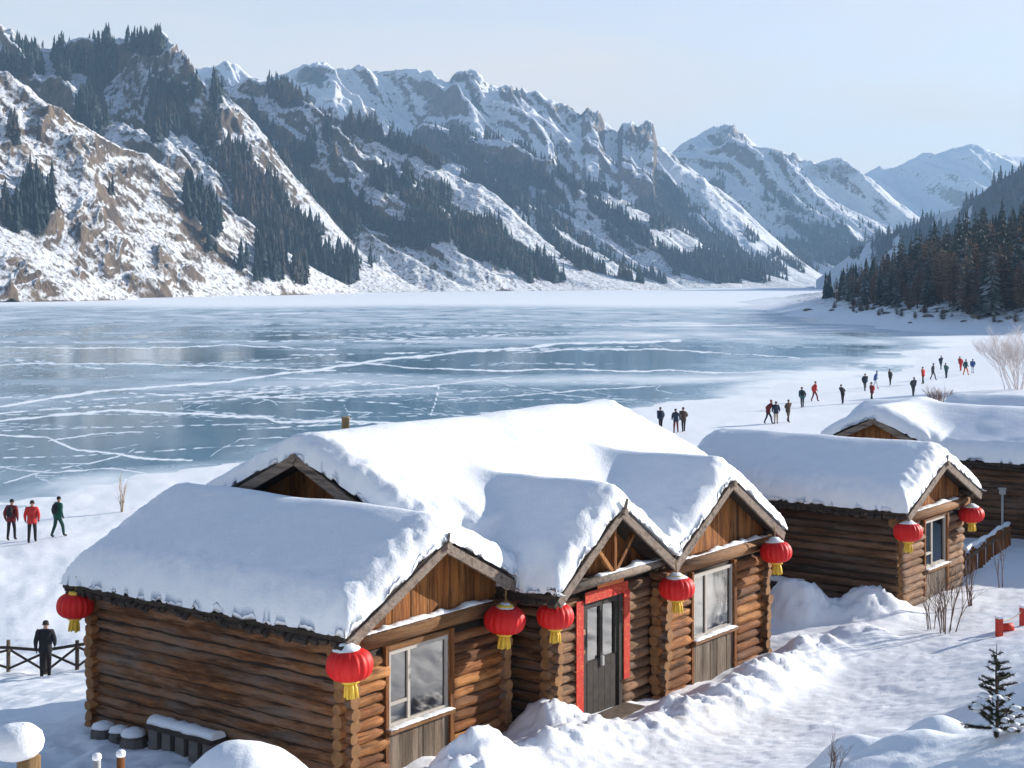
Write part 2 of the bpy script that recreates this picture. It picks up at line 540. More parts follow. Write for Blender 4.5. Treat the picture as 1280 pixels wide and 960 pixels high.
brush = sstep(1.2, 4.5, GZ) * sstep(250, 300, GY) * sstep(85, 95, GX)
me = np_mesh('snow_ground', np.stack([GX, GY, GZ], -1).reshape(-1, 3), grid_faces(NR, NC), None, True, [SNOW_G],
             {'dirt': dirt, 'trodden': trod, 'brush': brush})
tag(link('snow_ground', me), 'snow-covered ground sloping from the cabins to the lake', 'ground', None, 'structure')

# ------------------------------------------------------------------ frozen lake
CR = [
    ([(-60, 514), (0, 507), (120, 490), (250, 480), (400, 462), (480, 450), (600, 438), (700, 430), (850, 426)], 1.6, 1.0),
    ([(-60, 530), (0, 526), (60, 520), (150, 514), (250, 517), (330, 522), (345, 528), (420, 525), (500, 530), (570, 532), (640, 520)], 1.5, 1.0),
    ([(-60, 540), (0, 543), (60, 548), (95, 562), (160, 570), (190, 573), (240, 575)], 1.2, 1.0),
    ([(-60, 457), (100, 455), (200, 455), (350, 461), (420, 463)], .9, .8),
    ([(-60, 434), (150, 435), (300, 432), (420, 437)], .8, .9),
    ([(260, 492), (340, 496), (430, 490), (540, 482), (640, 470)], .9, .8),
    ([(549, 482), (545, 500), (538, 520)], .9, .9),
    ([(60, 551), (135, 541), (180, 540)], .8, .9),
    ([(262, 572), (300, 548), (350, 545), (400, 552)], .7, .6),
    ([(350, 472), (450, 478), (520, 483), (548, 483)], .8, .8),
    ([(420, 452), (520, 460), (600, 463), (700, 462), (900, 465), (1000, 465), (1060, 463)], .9, .9),
    ([(640, 440), (760, 437), (835, 437), (905, 442), (1000, 448)], .7, .8),
    ([(0, 583), (60, 590), (140, 586), (220, 596)], 1.0, .7),
    ([(430, 505), (437, 518)], .5, .8), ([(0, 480), (70, 478), (160, 470), (260, 466)], .6, .5),
    ([(500, 430), (640, 418), (760, 414)], .6, .6), ([(560, 500), (700, 490), (820, 482)], .8, .7),
]
lc = np.concatenate([np.linspace(-700, -62, 60), np.linspace(-60, 1340, 880), np.linspace(1342, 1900, 50)]); lr = np.concatenate([np.linspace(357.2, 372, 90), np.linspace(372.4, 700, 470)])
PX, PY = np.meshgrid(lc, lr)
LD = CAMZ * FPX / (PY - HOR); LX = (PX - 640) / FPX * LD
wx = fbm(LX * .012, LD * .012, 3, 201) * 60; wy = fbm(LX * .012, LD * .012, 3, 202) * 60
fr = .5 + 1.0 * fbm((LX + wx) * .011, (LD + wy) * .016, 5, 210)
fr2 = fbm(LX * .08, LD * .05, 5, 220)
frost = np.clip(.34 + .95 * (fr - .5) + .35 * fr2, 0, 1)
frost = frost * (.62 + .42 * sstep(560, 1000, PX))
bandtop = 1 - sstep(372, 398 + 8 * perlin(LX * .01, LD * .002, 5), PY)  # far whitening: snow cover plus distant mist painted into the frost
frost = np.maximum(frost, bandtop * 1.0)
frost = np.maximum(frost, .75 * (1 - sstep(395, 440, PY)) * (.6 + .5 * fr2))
# snowy shallows near the shore
zl = ground(LX, LD) if False else None
for pts, wdt, inten in CR:
    jp = 3.2 * fbm(PX * .016, PY * .05, 4, 300 + len(pts)) + .9 * fbm(PX * .12, PY * .2, 3, 330)
    D, T = seg_dist(PX, PY + jp, pts)
    w2 = .62 * wdt * (.55 + .7 * np.clip(perlin(T * .06, T * 0 + 3.3, 51) + .6, 0, 1.6))
    c = np.exp(-(D / w2) ** 2) * inten * (.6 + .4 * np.clip(fbm(LX * .3, LD * .1, 3, 320) * 2 + .8, 0, 1)) + .3 * inten * np.exp(-(D / (w2 * 4)) ** 2)
    frost = np.maximum(frost, np.clip(c, 0, 1))
rk_ = random.Random(77)


def crack(px, py, ang_, L, wd, inten, depth):
    """a fracture walked over the ice in metres, with side branches"""
    d = CAMZ * FPX / (py - HOR); x = (px - 640) / FPX * d
    pts = [(px, py)]; a_ = ang_; kids = []
    for i in range(7):
        a_ += rk_.uniform(-.3, .3); x += math.cos(a_) * L / 7; d += math.sin(a_) * L / 7
        if d < 55 or d > 900: break
        pts.append((640 + x / d * FPX, HOR + CAMZ * FPX / d))
        if depth and rk_.random() < .3: kids.append((pts[-1][0], pts[-1][1], a_ + rk_.choice((-1, 1)) * rk_.uniform(.5, 1.3), L * rk_.uniform(.3, .55)))
    if len(pts) < 2: return
    xs_ = [q[0] for q in pts]; ys_ = [q[1] for q in pts]
    c0, c1 = np.searchsorted(lc, (min(xs_) - 8, max(xs_) + 8)); r0, r1 = np.searchsorted(lr, (min(ys_) - 6, max(ys_) + 6))
    if c1 - c0 > 2 and r1 - r0 > 2:
        sx_ = slice(r0, r1), slice(c0, c1)
        D, T = seg_dist(PX[sx_], PY[sx_] + .8 * fbm(PX[sx_] * .09, PY[sx_] * .2, 2, 341), pts)
        g = np.clip(perlin(T * .08, T * 0 + px, 52) * 1.2 + .75, .15, 1)
        frost[sx_] = np.maximum(frost[sx_], inten * g * np.exp(-(D / wd) ** 2) + .25 * inten * g * np.exp(-(D / (wd * 3.5)) ** 2))
    for k_ in kids: crack(*k_, wd * .8, inten * .85, depth - 1)


for i in range(80):
    py_ = 392 + 190 * rk_.random() ** 1.2
    crack(rk_.uniform(-80, 1080), py_, rk_.choice((0, math.pi)) + rk_.gauss(0, .8), rk_.uniform(18, 80) * (400 / py_) ** 2, rk_.uniform(.5, .85), rk_.uniform(.3, .75), 2)
sl = [(-700, 700), (0, 606), (80, 588), (160, 582), (240, 575), (330, 560), (420, 545), (760, 505), (835, 492), (960, 470), (1100, 436), (1200, 412), (1000, 392)]
Ds, _ = seg_dist(PX, PY, sl)
side = np.interp(PX, [-700, 0, 80, 160, 240, 330, 420, 760, 835, 960, 1100, 1200, 1900], [700, 606, 588, 582, 575, 560, 545, 505, 492, 470, 436, 412, 400])
nearsh = sstep(-16, 26, PY - side + 14 * fbm(LX * .05, LD * .03, 4, 230))
frost = np.maximum(frost, nearsh * np.clip(.75 + .9 * fbm(LX * .12, LD * .06, 4, 231), 0, 1))
# the snowed-over cove on the right
cov = sstep(1000, 1230, PX + 90 * fbm(LX * .03, LD * .01, 4, 233)) * sstep(380, 398, PY)
frost = np.maximum(frost, cov * np.clip(.9 + .5 * fr2, 0, 1))
frost = np.clip(frost, 0, 1)


def ice_mat():
    t = NT('lake_ice'); c = t.coord()
    f = t.attr('frost')
    n = t.noise(c, .35, 6, .65); n2 = t.noise(c, 1.6, 5, .6)
    f2 = t.math('ADD', f, t.math('MULTIPLY', t.math('SUBTRACT', n, .5), .3))
    vor = t.n('ShaderNodeTexVoronoi', feature='DISTANCE_TO_EDGE'); vor.inputs['Scale'].default_value = .09
    vm = t.n('ShaderNodeVectorMath', operation='ADD'); nc = t.n('ShaderNodeTexNoise'); nc.inputs['Scale'].default_value = .05
    t.l(c, nc.inputs['Vector'])
    vs = t.n('ShaderNodeVectorMath', operation='SCALE'); vs.inputs['Scale'].default_value = 14
    t.l(nc.outputs[1], vs.inputs[0]); t.l(c, vm.inputs[0]); t.l(vs.outputs[0], vm.inputs[1]); t.l(vm.outputs[0], vor.inputs['Vector'])
    crk = t.math('MULTIPLY', t.mapr(vor.outputs[0], .0, .025, 1, 0), t.mapr(n, .45, .6, 0, .22))
    f3 = t.math('MINIMUM', t.math('MAXIMUM', f2, crk), 1.0)
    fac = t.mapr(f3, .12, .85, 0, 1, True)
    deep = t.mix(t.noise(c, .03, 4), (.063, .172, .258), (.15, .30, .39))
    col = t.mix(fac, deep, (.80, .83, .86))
    rgh = t.mapr(fac, 0, .8, .10, .75)
    h = t.math('ADD', t.math('MULTIPLY', n2, .4), n)
    t.set(col, rgh, t.bump(h, .22, .03), t.mapr(fac, 0, .8, .5, .2))
    t.p.inputs['IOR'].default_value = 1.31
    return t.mat


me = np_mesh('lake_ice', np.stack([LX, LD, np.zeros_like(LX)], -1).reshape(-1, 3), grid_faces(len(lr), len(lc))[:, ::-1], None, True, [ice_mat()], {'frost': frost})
tag(link('lake_ice', me), 'frozen lake with blue ice and white frost cracks', 'lake', None, 'structure')


# ------------------------------------------------------------------ mountains
def mountain_mat():
    t = NT('mountain_surface'); c = t.coord()
    ge = t.n('ShaderNodeNewGeometry'); sx = t.n('ShaderNodeSeparateXYZ'); t.l(ge.outputs['Normal'], sx.inputs[0])
    nz = sx.outputs[2]
    n1 = t.noise(c, .018, 8, .68); n2 = t.noise(c, .09, 8, .72); n3 = t.noise(c, .3, 5, .7)
    vs = t.noise(t.coord((.075, .075, .016)), 1.0, 8, .75)
    rock = t.ramp(t.math('ADD', t.math('MULTIPLY', n2, .4), t.math('MULTIPLY', vs, .6)), [(.36, (.035, .03, .028)), (.46, (.11, .085, .066)), (.56, (.20, .15, .105)), (.68, (.33, .25, .17))])
    snow = t.mix(n2, (.76, .79, .84), (.85, .86, .88))
    # steep faces and rocky places show stone
    st = t.math('ADD', nz, t.math('MULTIPLY', t.math('SUBTRACT', n2, .5), .75))
    rk = t.mapr(st, .52, .62, 1, 0)
    rk = t.math('MAXIMUM', rk, t.math('MULTIPLY', t.mapr(t.attr('rock'), .45, .85), t.mapr(t.math('ADD', t.math('MULTIPLY', n3, .5), t.math('MULTIPLY', n2, .5)), .42, .54)))
    # scrub and dry grass speckle
    sp = t.math('MULTIPLY', t.mapr(n3, .51, .60), t.mapr(t.math('ADD', n1, t.attr('scrub')), .70, 1.02, 0, .9))
    col = t.mix(sp, snow, (.13, .095, .07))
    col = t.mix(rk, col, rock)
    fo = t.mapr(t.math('ADD', t.attr('forest'), t.math('MULTIPLY', t.math('SUBTRACT', n2, .5), 1.1)), .44, .58, 0, .92)
    fcol = t.mix(t.mapr(n1, .45, .62), (.020, .034, .042), (.07, .055, .045))
    col = t.mix(fo, col, fcol)
    h = t.math('ADD', t.math('MULTIPLY', n2, 1.0), t.math('MULTIPLY', n3, .35))
    t.set(col, .8, t.bump(t.math('ADD', h, t.math('MULTIPLY', vs, .8)), 1.0, 4.0), .1)
    return t.mat


MTN = mountain_mat()
FOREST_PTS = []      # (x, y, z, height)


def mountain(name, label, crest, foot, nu, nv, amp=.2, spur=120., seed=1, slant=.6, prof=.95, forest=None, fnoise=.6, fbias=0.0, rockb=(), scrub=.3, tree=None, jag=1.0, foot_z=0.0, back=.55, ridge_rock=0., treetop=1.04):
    px = np.linspace(crest[0][0], crest[-1][0], nu)
    cy = np.interp(px, [c[0] for c in crest], [c[1] for c in crest]); cd = np.interp(px, [c[0] for c in crest], [c[2] for c in crest])
    fd = np.interp(px, [f[0] for f in foot], [f[1] for f in foot])
    zc = CAMZ - (cy - HOR) / FPX * cd
    vv = np.concatenate([np.linspace(0, 1, int(nv * .78)), 1 + np.linspace(.02, back, nv - int(nv * .78))])
    Vv = vv[:, None]; front = np.minimum(Vv, 1)
    dx_ = (px - 640) / FPX
    D = fd[None, :] + (cd - fd)[None, :] * Vv
    X = dx_[None, :] * D; Y = D
    over = np.clip(Vv - 1, 0, None)
    zc_ = np.maximum(zc, 2)[None, :]
    H = zc_ * front ** prof * np.clip(1 - 1.25 * over / back, -.25, 1) + foot_z * (1 - front)
    env = np.clip(4 * front * (1 - front), 0, 1) ** .55 * (Vv <= 1) + .45 * front ** 6
    q = X + slant * (D - fd[None, :]) + 35 * fbm(X / 160, Y / 160, 3, seed + 5)
    sp = ridged(q / spur, Y / (spur * 4.5), 4, seed) - .55
    big = fbm(X / (spur * 2.6), Y / (spur * 2.6), 3, seed + 40)
    sm = ridged(X / 38, Y / 38, 4, seed + 70) - .5
    H0 = H
    H = H + zc_ * env * (amp * sp * 1.4 + amp * .8 * big) + np.clip(zc_ / 120, .1, 1.3) * (.25 + .75 * env) * jag * (4.2 * sm + 2.2 * fbm(X / 11, Y / 11, 3, seed + 90))
    # traced crag patches
    PXg = 640 + X / D * FPX
    PYg = HOR - (H - CAMZ) / D * FPX
    rock = np.zeros_like(H)
    for (a, b, rx, ry) in rockb:
        rock = np.maximum(rock, np.exp(-(((PXg - a) / rx) ** 2 + ((PYg - b) / ry) ** 2)))
    rock = rock * (.55 + .9 * np.clip(fbm(X / 26, Y / 26, 3, seed + 13) + .5, 0, 1))
    cl = ridged(X / 20, Y / 46, 4, seed + 15)
    H = H + rock * (2 + 15 * np.clip(cl - .4, 0, 1)) * np.clip(D / 1100, .6, 1.5)
    if ridge_rock:
        rr = ridge_rock * np.exp(-((Vv - 1) / .09) ** 2) * np.clip(fbm(X / 60, Y / 60, 4, seed + 23) + .1, 0, 1)
        rock = np.maximum(rock, rr * 1.6); H = H + rr * 7
    PYg = HOR - (H - CAMZ) / D * FPX
    fo = np.full_like(H, fbias)
    for b_ in (forest or ()):
        a, b, rx, ry = b_[:4]; w = b_[4] if len(b_) > 4 else 1.0
        g = np.exp(-((((PXg - a) / rx) ** 2 + ((PYg - b) / ry) ** 2)) ** 1.5) * w
        fo = np.where(w > 0, np.maximum(fo, g), fo + g) if w > 0 else fo + g
    fo = fo * .92 + 2.1 * fnoise * (fbm(q / 36, Y / 150, 5, seed + 33, .62) + .35 * (ridged(q / 70, Y / 420, 3, seed + 35) - .62))
    fo = np.clip(fo, 0, 1) * sstep(2, 9, H)
    me = np_mesh(name, np.stack([X, Y, H], -1).reshape(-1, 3), grid_faces(len(vv), nu), None, True, [MTN],
                 {'forest': fo, 'rock': rock, 'scrub': np.full_like(H, scrub)})
    tag(link(name, me), label, 'mountain', None, 'structure')
    if tree:
        n, h0, h1 = tree
        # area weights
        A = np.abs(np.gradient(X, axis=1) * np.gradient(Y, axis=0)) + .1
        w = np.clip((fo - .38) / .3, 0, 1) * A * (Vv <= treetop)
        w = w / D                    # near trees are the ones one can see
        w = w.ravel() / max(w.sum(), 1e-9)
        ids = RNG.choice(len(w), n, p=w)
        xs = X.ravel()[ids] + RNG.uniform(-2, 2, n); ys = Y.ravel()[ids] + RNG.uniform(-3, 3, n); zs = H.ravel()[ids] - 1.0
        hs = RNG.uniform(h0 * .75, h1 * 1.05, n) * np.where(RNG.random(n) < .35, RNG.uniform(.35, .7, n), 1)
        FOREST_PTS.append(np.stack([xs, ys, zs, hs], -1))


mountain('mountain_snow_far', 'palest snowy ridge at the far end of the valley',
         [(1020, 262, 4900), (1060, 228, 4900), (1085, 206, 4900), (1100, 198, 4900), (1125, 206, 4900), (1150, 203, 4900), (1180, 200, 4900), (1215, 191, 4900), (1250, 197, 4900), (1280, 201, 4900), (1330, 192, 4900), (1420, 215, 4900)],
         [(1020, 4100), (1420, 4100)], 260, 110, .22, 420, 31, .5, .95, fbias=-.2, fnoise=.3, scrub=.15, jag=.8, ridge_rock=.4)
mountain('mountain_snow_peak', 'snowy peak with a dark rocky top behind the valley mouth',
         [(740, 215, 3700), (800, 196, 3700), (835, 191, 3700), (852, 181, 3700), (870, 173, 3700), (890, 168, 3700), (915, 158, 3700), (935, 166, 3700), (960, 178, 3700), (1000, 190, 3700), (1030, 200, 3700), (1060, 213, 3700), (1090, 226, 3700), (1120, 246, 3700), (1150, 268, 3650), (1190, 300, 3600), (1240, 340, 3500)],
         [(740, 2900), (1240, 2900)], 420, 190, .26, 300, 37, .6, .9, fbias=.05, forest=[(900, 305, 90, 35), (1010, 300, 60, 45), (960, 255, 40, 18, .6), (1090, 320, 60, 30, .9), (840, 260, 40, 30, .8)], fnoise=.75, scrub=.25, tree=(2200, 14, 22), treetop=.68, jag=.8, rockb=[(918, 168, 26, 14), (1040, 215, 40, 12), (985, 195, 30, 10)], ridge_rock=.6)
mountain('mountain_snow_ridge', 'long snowy ridge with brown crags along its crest',
         [(150, 120, 3000), (220, 96, 3000), (262, 84, 3000), (285, 77, 3000), (310, 84, 3000), (335, 88, 3000), (365, 84, 3000), (405, 81, 3000), (440, 84, 3000), (473, 77, 3000), (500, 86, 3000), (530, 98, 3000), (556, 104, 3000), (574, 93, 3000), (592, 97, 3000), (612, 110, 3000), (640, 104, 3000), (665, 113, 3000), (690, 122, 3000), (715, 138, 3000), (727, 148, 2980), (733, 138, 2980), (748, 141, 2980), (756, 158, 2980), (772, 172, 2980), (778, 158, 2970), (790, 154, 2970), (797, 163, 2970), (806, 157, 2970), (816, 162, 2970), (822, 182, 2970), (850, 196, 2950), (880, 216, 2900), (915, 243, 2900), (950, 280, 2850), (1000, 325, 2800), (1045, 357, 2750)],
         [(150, 2350), (1045, 2500)], 760, 230, .22, 240, 43, .55, .92, forest=[(830, 265, 60, 38), (900, 300, 60, 30), (740, 215, 40, 16, .7), (960, 330, 60, 22), (660, 190, 60, 20, .6)], fnoise=.7, fbias=-.05, scrub=.25, treetop=.7, tree=(1700, 13, 20), jag=.85, rockb=[(742, 146, 14, 14), (800, 168, 24, 15), (475, 80, 14, 6), (700, 140, 22, 9), (640, 118, 24, 8), (580, 98, 16, 6)], ridge_rock=.5)
mountain('mountain_blue_slope', 'hazy forested slope behind the right bank',
         [(1020, 350, 2100), (1080, 305, 2050), (1130, 284, 2000), (1165, 272, 2000), (1200, 256, 1950), (1240, 228, 1900), (1280, 203, 1900), (1340, 172, 1900), (1440, 140, 1900)],
         [(1020, 1900), (1440, 1500)], 260, 130, .2, 200, 47, -.4, .9, forest=[(1300, 260, 120, 60), (1180, 300, 90, 30)], fnoise=.7, fbias=.3, scrub=.3, tree=(900, 14, 20))
mountain('mountain_dark_ridge', 'dark forested ridge dropping to the end of the lake',
         [(380, 140, 2350), (440, 148, 2350), (490, 155, 2350), (520, 153, 2350), (560, 160, 2330), (600, 172, 2320), (640, 183, 2300), (680, 203, 2300), (720, 222, 2280), (760, 236, 2260), (800, 262, 2250), (850, 290, 2230), (900, 318, 2220), (950, 340, 2200), (1018, 362, 2150)],
         [(380, 1850), (700, 1900), (1018, 2130)], 560, 210, .24, 150, 53, .75, .9, forest=[(560, 180, 80, 30), (700, 250, 70, 50), (790, 290, 70, 40), (640, 240, 80, 60), (880, 335, 90, 25), (728, 240, 6, 40, -.8), (664, 265, 7, 30, -.7), (845, 300, 28, 18, -.7), (810, 268, 18, 12, -.5)], fnoise=.7, fbias=.3, scrub=.4, tree=(4500, 14, 21), rockb=[(690, 210, 20, 10)])
mountain('mountain_wooded_spur', 'snowy spur with a wooded top and brown woods along its foot',
         [(150, 150, 1800), (220, 122, 1800), (290, 114, 1800), (320, 104, 1800), (350, 103, 1800), (385, 108, 1790), (405, 122, 1790), (418, 130, 1790), (440, 138, 1780), (455, 150, 1780), (470, 148, 1780), (490, 160, 1780), (520, 182, 1760), (560, 210, 1750), (600, 236, 1740), (640, 264, 1730), (680, 300, 1720), (720, 326, 1720), (760, 340, 1710), (800, 350, 1705), (852, 364, 1700)],
         [(150, 1350), (450, 1400), (700, 1560), (852, 1690)], 700, 280, .25, 115, 59, .8, .92,
         forest=[(352, 122, 42, 18), (360, 225, 42, 44), (430, 270, 62, 36), (520, 292, 66, 32), (600, 300, 50, 26), (470, 345, 60, 12, -.7), (395, 200, 9, 40, -.7), (640, 340, 30, 14, -.7), (388, 182, 9, 22), (433, 155, 7, 17), (410, 165, 9, 18), (480, 225, 14, 16), (510, 228, 8, 14), (545, 250, 40, 18, .7), (330, 165, 18, 18, .8), (670, 330, 50, 15, .8), (700, 340, 40, 15, .7), (560, 345, 60, 14, -.5)], fnoise=.6, fbias=.02, scrub=.5, tree=(3600, 15, 23), rockb=[(470, 158, 16, 10), (600, 300, 14, 30), (625, 330, 16, 16), (450, 168, 24, 14), (420, 195, 14, 12)])
mountain('mountain_cliff_spur', 'steep snowy spur with dark forest around a brown cliff',
         [(-260, -90, 1520), (-80, -12, 1500), (0, 14, 1500), (30, 30, 1500), (52, 46, 1500), (75, 44, 1490), (95, 52, 1490), (130, 62, 1480), (160, 54, 1470), (190, 50, 1470), (210, 52, 1460), (226, 66, 1460), (243, 86, 1450), (258, 98, 1450), (270, 94, 1450), (288, 118, 1440), (310, 140, 1430), (335, 172, 1420), (370, 218, 1410), (410, 264, 1400), (450, 310, 1395), (490, 345, 1390), (535, 367, 1385)],
         [(-260, 1050), (0, 1080), (300, 1210), (535, 1375)], 640, 280, .2, 105, 61, .8, .95,
         forest=[(28, 84, 44, 20), (88, 92, 24, 22), (115, 135, 28, 44), (130, 82, 18, 30), (198, 155, 17, 34), (182, 60, 26, 9), (222, 150, 9, 24), (270, 122, 9, 26), (240, 180, 18, 50, -.6), (165, 110, 18, 32, -1), (222, 82, 22, 14, -1), (60, 110, 12, 16, -.6), (242, 112, 5, 14), (300, 200, 26, 22, .8), (330, 260, 40, 40), (380, 300, 40, 34), (430, 335, 40, 20), (30, 40, 12, 10, .8), (75, 80, 10, 20), (262, 170, 14, 10, .7), (95, 110, 12, 22, -.8)],
         fnoise=.5, fbias=0, scrub=.42, tree=(2000, 15, 25), rockb=[(165, 108, 24, 40), (222, 82, 28, 20), (285, 150, 20, 12), (320, 190, 16, 16), (205, 90, 14, 30)])
mountain('mountain_near_slope', 'near snow slope with tan crags and scattered trees',
         [(-260, -40, 1010), (-120, 32, 1010), (-60, 60, 1010), (0, 90, 1010), (60, 120, 1020), (120, 152, 1040), (180, 191, 1070), (240, 233, 1100), (300, 276, 1140), (350, 309, 1180), (400, 339, 1215), (454, 366, 1250)],
         [(-260, 760), (0, 835), (200, 950), (350, 1090), (454, 1245)], 760, 380, .15, 75, 67, .7, .95,
         forest=[(48, 255, 22, 42), (20, 270, 20, 20), (245, 270, 12, 36), (262, 305, 16, 40), (236, 262, 7, 30), (15, 170, 12, 22, .7), (60, 230, 20, 16, .6), (330, 320, 8, 16), (345, 335, 10, 18), (300, 335, 8, 18), (325, 345, 12, 16), (375, 345, 10, 12, .8), (180, 210, 8, 12, .6), (136, 245, 5, 14, .8), (200, 255, 12, 14, .5)],
         fnoise=.42, fbias=-.02, scrub=.62, tree=(520, 13, 22), rockb=[(45, 160, 18, 16), (105, 190, 26, 22), (110, 290, 28, 38), (135, 320, 22, 26), (205, 330, 26, 26), (235, 345, 14, 14), (150, 215, 20, 12), (65, 280, 14, 26), (30, 190, 18, 20), (175, 355, 40, 10), (60, 140, 30, 8)])
mountain('mountain_foothill', 'low snowy foothill with brown scrub at the lake edge',
         [(-260, 190, 800), (-80, 258, 800), (-20, 276, 800), (0, 284, 800), (40, 303, 805), (80, 326, 815), (120, 346, 830), (150, 360, 840), (172, 371, 850)],
         [(-260, 690), (0, 748), (100, 792), (172, 846)], 420, 200, .12, 45, 71, .6, .95, fnoise=.35, fbias=-.05, scrub=.6, tree=None, rockb=[(30, 335, 26, 18), (10, 370, 14, 8), (60, 362, 30, 8), (90, 345, 16, 8)], jag=.6)


# ------------------------------------------------------------------ distant forest (uncountable): one object
def forest_mesh(pts, name):
    n = len(pts); tiers = 5; k = 6
    th = np.linspace(0, 2 * np.pi, k, endpoint=False)
    base = []
    V = []; F = []
    x, y, z, h = pts.T
    tilt = RNG.uniform(-.03, .03, (n, 2))
    for t in range(tiers):
        z0 = .06 + .17 * t; z1 = z0 + .34 - .025 * t
        r = (.20 - .036 * t)
        rr = h[:, None] * r * RNG.uniform(.55, 1.25, (n, k))
        a = th[None, :] + RNG.uniform(0, 1, (n, 1))
        zz = z[:, None] + h[:, None] * (z0 + RNG.uniform(-.05, .03, (n, k)))
        ring = np.stack([x[:, None] + rr * np.cos(a), y[:, None] + rr * np.sin(a), zz], -1)
        top = np.stack([x + tilt[:, 0] * h, y + tilt[:, 1] * h, z + h * min(z1, 1.0)], -1)[:, None, :]
        b = sum(q.shape[0] * q.shape[1] for q in V)
        V.append(np.concatenate([ring, top], 1))
        i = b + np.arange(n)[:, None] * (k + 1)
        for j in range(k):
            F.append(np.stack([i[:, 0] + j, i[:, 0] + (j + 1) % k, i[:, 0] + k], -1))
    V = np.concatenate([q.reshape(-1, 3) for q in V]); F = np.concatenate(F)
    return np_mesh(name, V, None, F, False, [FOR])


FP = np.concatenate(FOREST_PTS)
tag(link('mountain_forest', forest_mesh(FP, 'mountain_forest')), 'dark conifer forest spread over the mountain slopes', 'forest', None, 'stuff')


# ------------------------------------------------------------------ individual conifers on the right bank
def spruce_crown(seed, h=1.0, tiers=13, per=9, r0=.17, droop=.35, bare=False):
    rs = random.Random(seed); mb = MB()
    for t in range(tiers):
        f = t / (tiers - 1)
        zc = .10 + .84 * f ** .92 if not bare else .16 + .76 * f
        R0 = r0 * (1 - f) ** .85 + .012 if not bare else r0 * (math.sin(math.pi * (.22 + .74 * f)) ** .8) + .01
        n = max(4, int(per * (1 - .5 * f)))
        off = rs.uniform(0, 6.28)
        for j in range(n):
            a = off + 6.283 * j / n + rs.uniform(-.25, .25)
            L = R0 * rs.uniform(.6, 1.22)
            dz = -droop * L * rs.uniform(.5, 1.5) if not bare else L * rs.uniform(-.1, .5)
            w = L * (.42 if not bare else .2)
            c, s = math.cos(a), math.sin(a)
            th = .030 * (1 - .6 * f) * (1 if not bare else .5)
            z = zc + rs.uniform(-.02, .02)
            root = (0, 0, z + th); rootb = (0, 0, z - th)
            m = .58
            l = (c * L * m - s * w * .5, s * L * m + c * w * .5, z + dz * .55 - th * .6)
            r = (c * L * m + s * w * .5, s * L * m - c * w * .5, z + dz * .55 - th * .6)
            mid = (c * L * m, s * L * m, z + dz * .35 + th * .8)
            tip = (c * L, s * L, z + dz)
            mb.add([root, l, tip, r, mid, rootb], [(0, 1, 4), (1, 2, 4), (2, 3, 4), (3, 0, 4), (5, 2, 1), (5, 3, 2)])
    mb.add([(0.008, 0, .9), (-.004, .007, .9), (-.004, -.007, .9), (0, 0, 1.0)], [(0, 1, 3), (1, 2, 3), (2, 0, 3)])
    return mb


tr = MB(); tr.tube([(0, 0, -.04), (0, 0, .1), (0, 0, .5), (0, 0, .97)], [.018, .015, .009, .002], 6)
TRUNK = tr.mesh('trunk', BARK)
SPRUCE = [spruce_crown(i, r0=.155 + .012 * (i % 3)).mesh('crown', SPR) for i in range(5)]
SNOWY = [spruce_crown(20 + i, r0=.17).mesh('crown', SPR_S) for i in range(2)]
LAR = [spruce_crown(40 + i, tiers=20, per=15, r0=.19, bare=True).mesh('crown', LARCH) for i in range(3)]
KINDS = {'spruce': (SPRUCE, 'dark green spruce in the dense wood on the lake bank', 'dark spruces of the bank wood', 'spruce_tree', 'spruce'),
         'snowy': (SNOWY, 'snow-dusted spruce at the lower edge of the bank wood', 'snow-dusted spruces of the bank wood', 'snowy_spruce_tree', 'spruce'),
         'larch': (LAR, 'brown bare larch between the dark spruces on the bank', 'bare brown larches of the bank wood', 'larch_tree', 'larch')}


def plant(kind, x, y, z, h):
    ms, label, grp, nm, cat = KINDS[kind]
    r = thing(nm, label, cat, (x, y, z), random.uniform(0, 6.28), grp)
    r.scale = (h * random.uniform(.9, 1.2),) * 2 + (h,)
    link('trunk', TRUNK, r); link('crown', random.choice(ms), r)


cand = []
rs = random.Random(5)
while len(cand) < 1500:
    d = rs.uniform(318, 575); px = rs.uniform(1000, 1480)
    x = (px - 640) / FPX * d
    cand.append((x, d, px))
xs = np.array([c[0] for c in cand]); ys = np.array([c[1] for c in cand]); zs = ground(xs, ys)
keep = []
for (x, d, px), z in zip(cand, zs):
    if z < 3.6 + .6 * math.sin(x * .4): continue
    lim = 2.6 if px < 1290 else 4.5
    if any((x - k[0]) ** 2 + (d - k[1]) ** 2 < lim * lim for k in keep): continue
    if px > 1330 and rs.random() < .4: continue
    keep.append((x, d, z, px))
# those one can see largest first
keep.sort(key=lambda k: k[1] + (200 if k[3] > 1300 else 0))
ind = keep[:285]; rest = keep[285:]
for (x, d, z, px) in ind:
    edge = z < 6.6
    u = rs.random()
    kind = 'larch' if u < (.6 if px < 1090 else .42) else ('snowy' if edge and u > .62 else 'spruce')
    h = rs.uniform(12, 21) * (.62 + .5 * min(1.1, max(0, (px - 1010) / 190)))
    if kind == 'larch': h *= .82
    if edge: h *= .8
    plant(kind, x, d, z - .2, h)
rp = np.array([(x, d, z - .3, rs.uniform(12, 20) * (.5 + .5 * min(1.1, max(0, (px - 1010) / 190)))) for (x, d, z, px) in rest])
if len(rp):
    tag(link('bank_forest', forest_mesh(rp, 'bank_forest')), 'further conifers filling the wood behind the bank', 'forest', None, 'stuff')


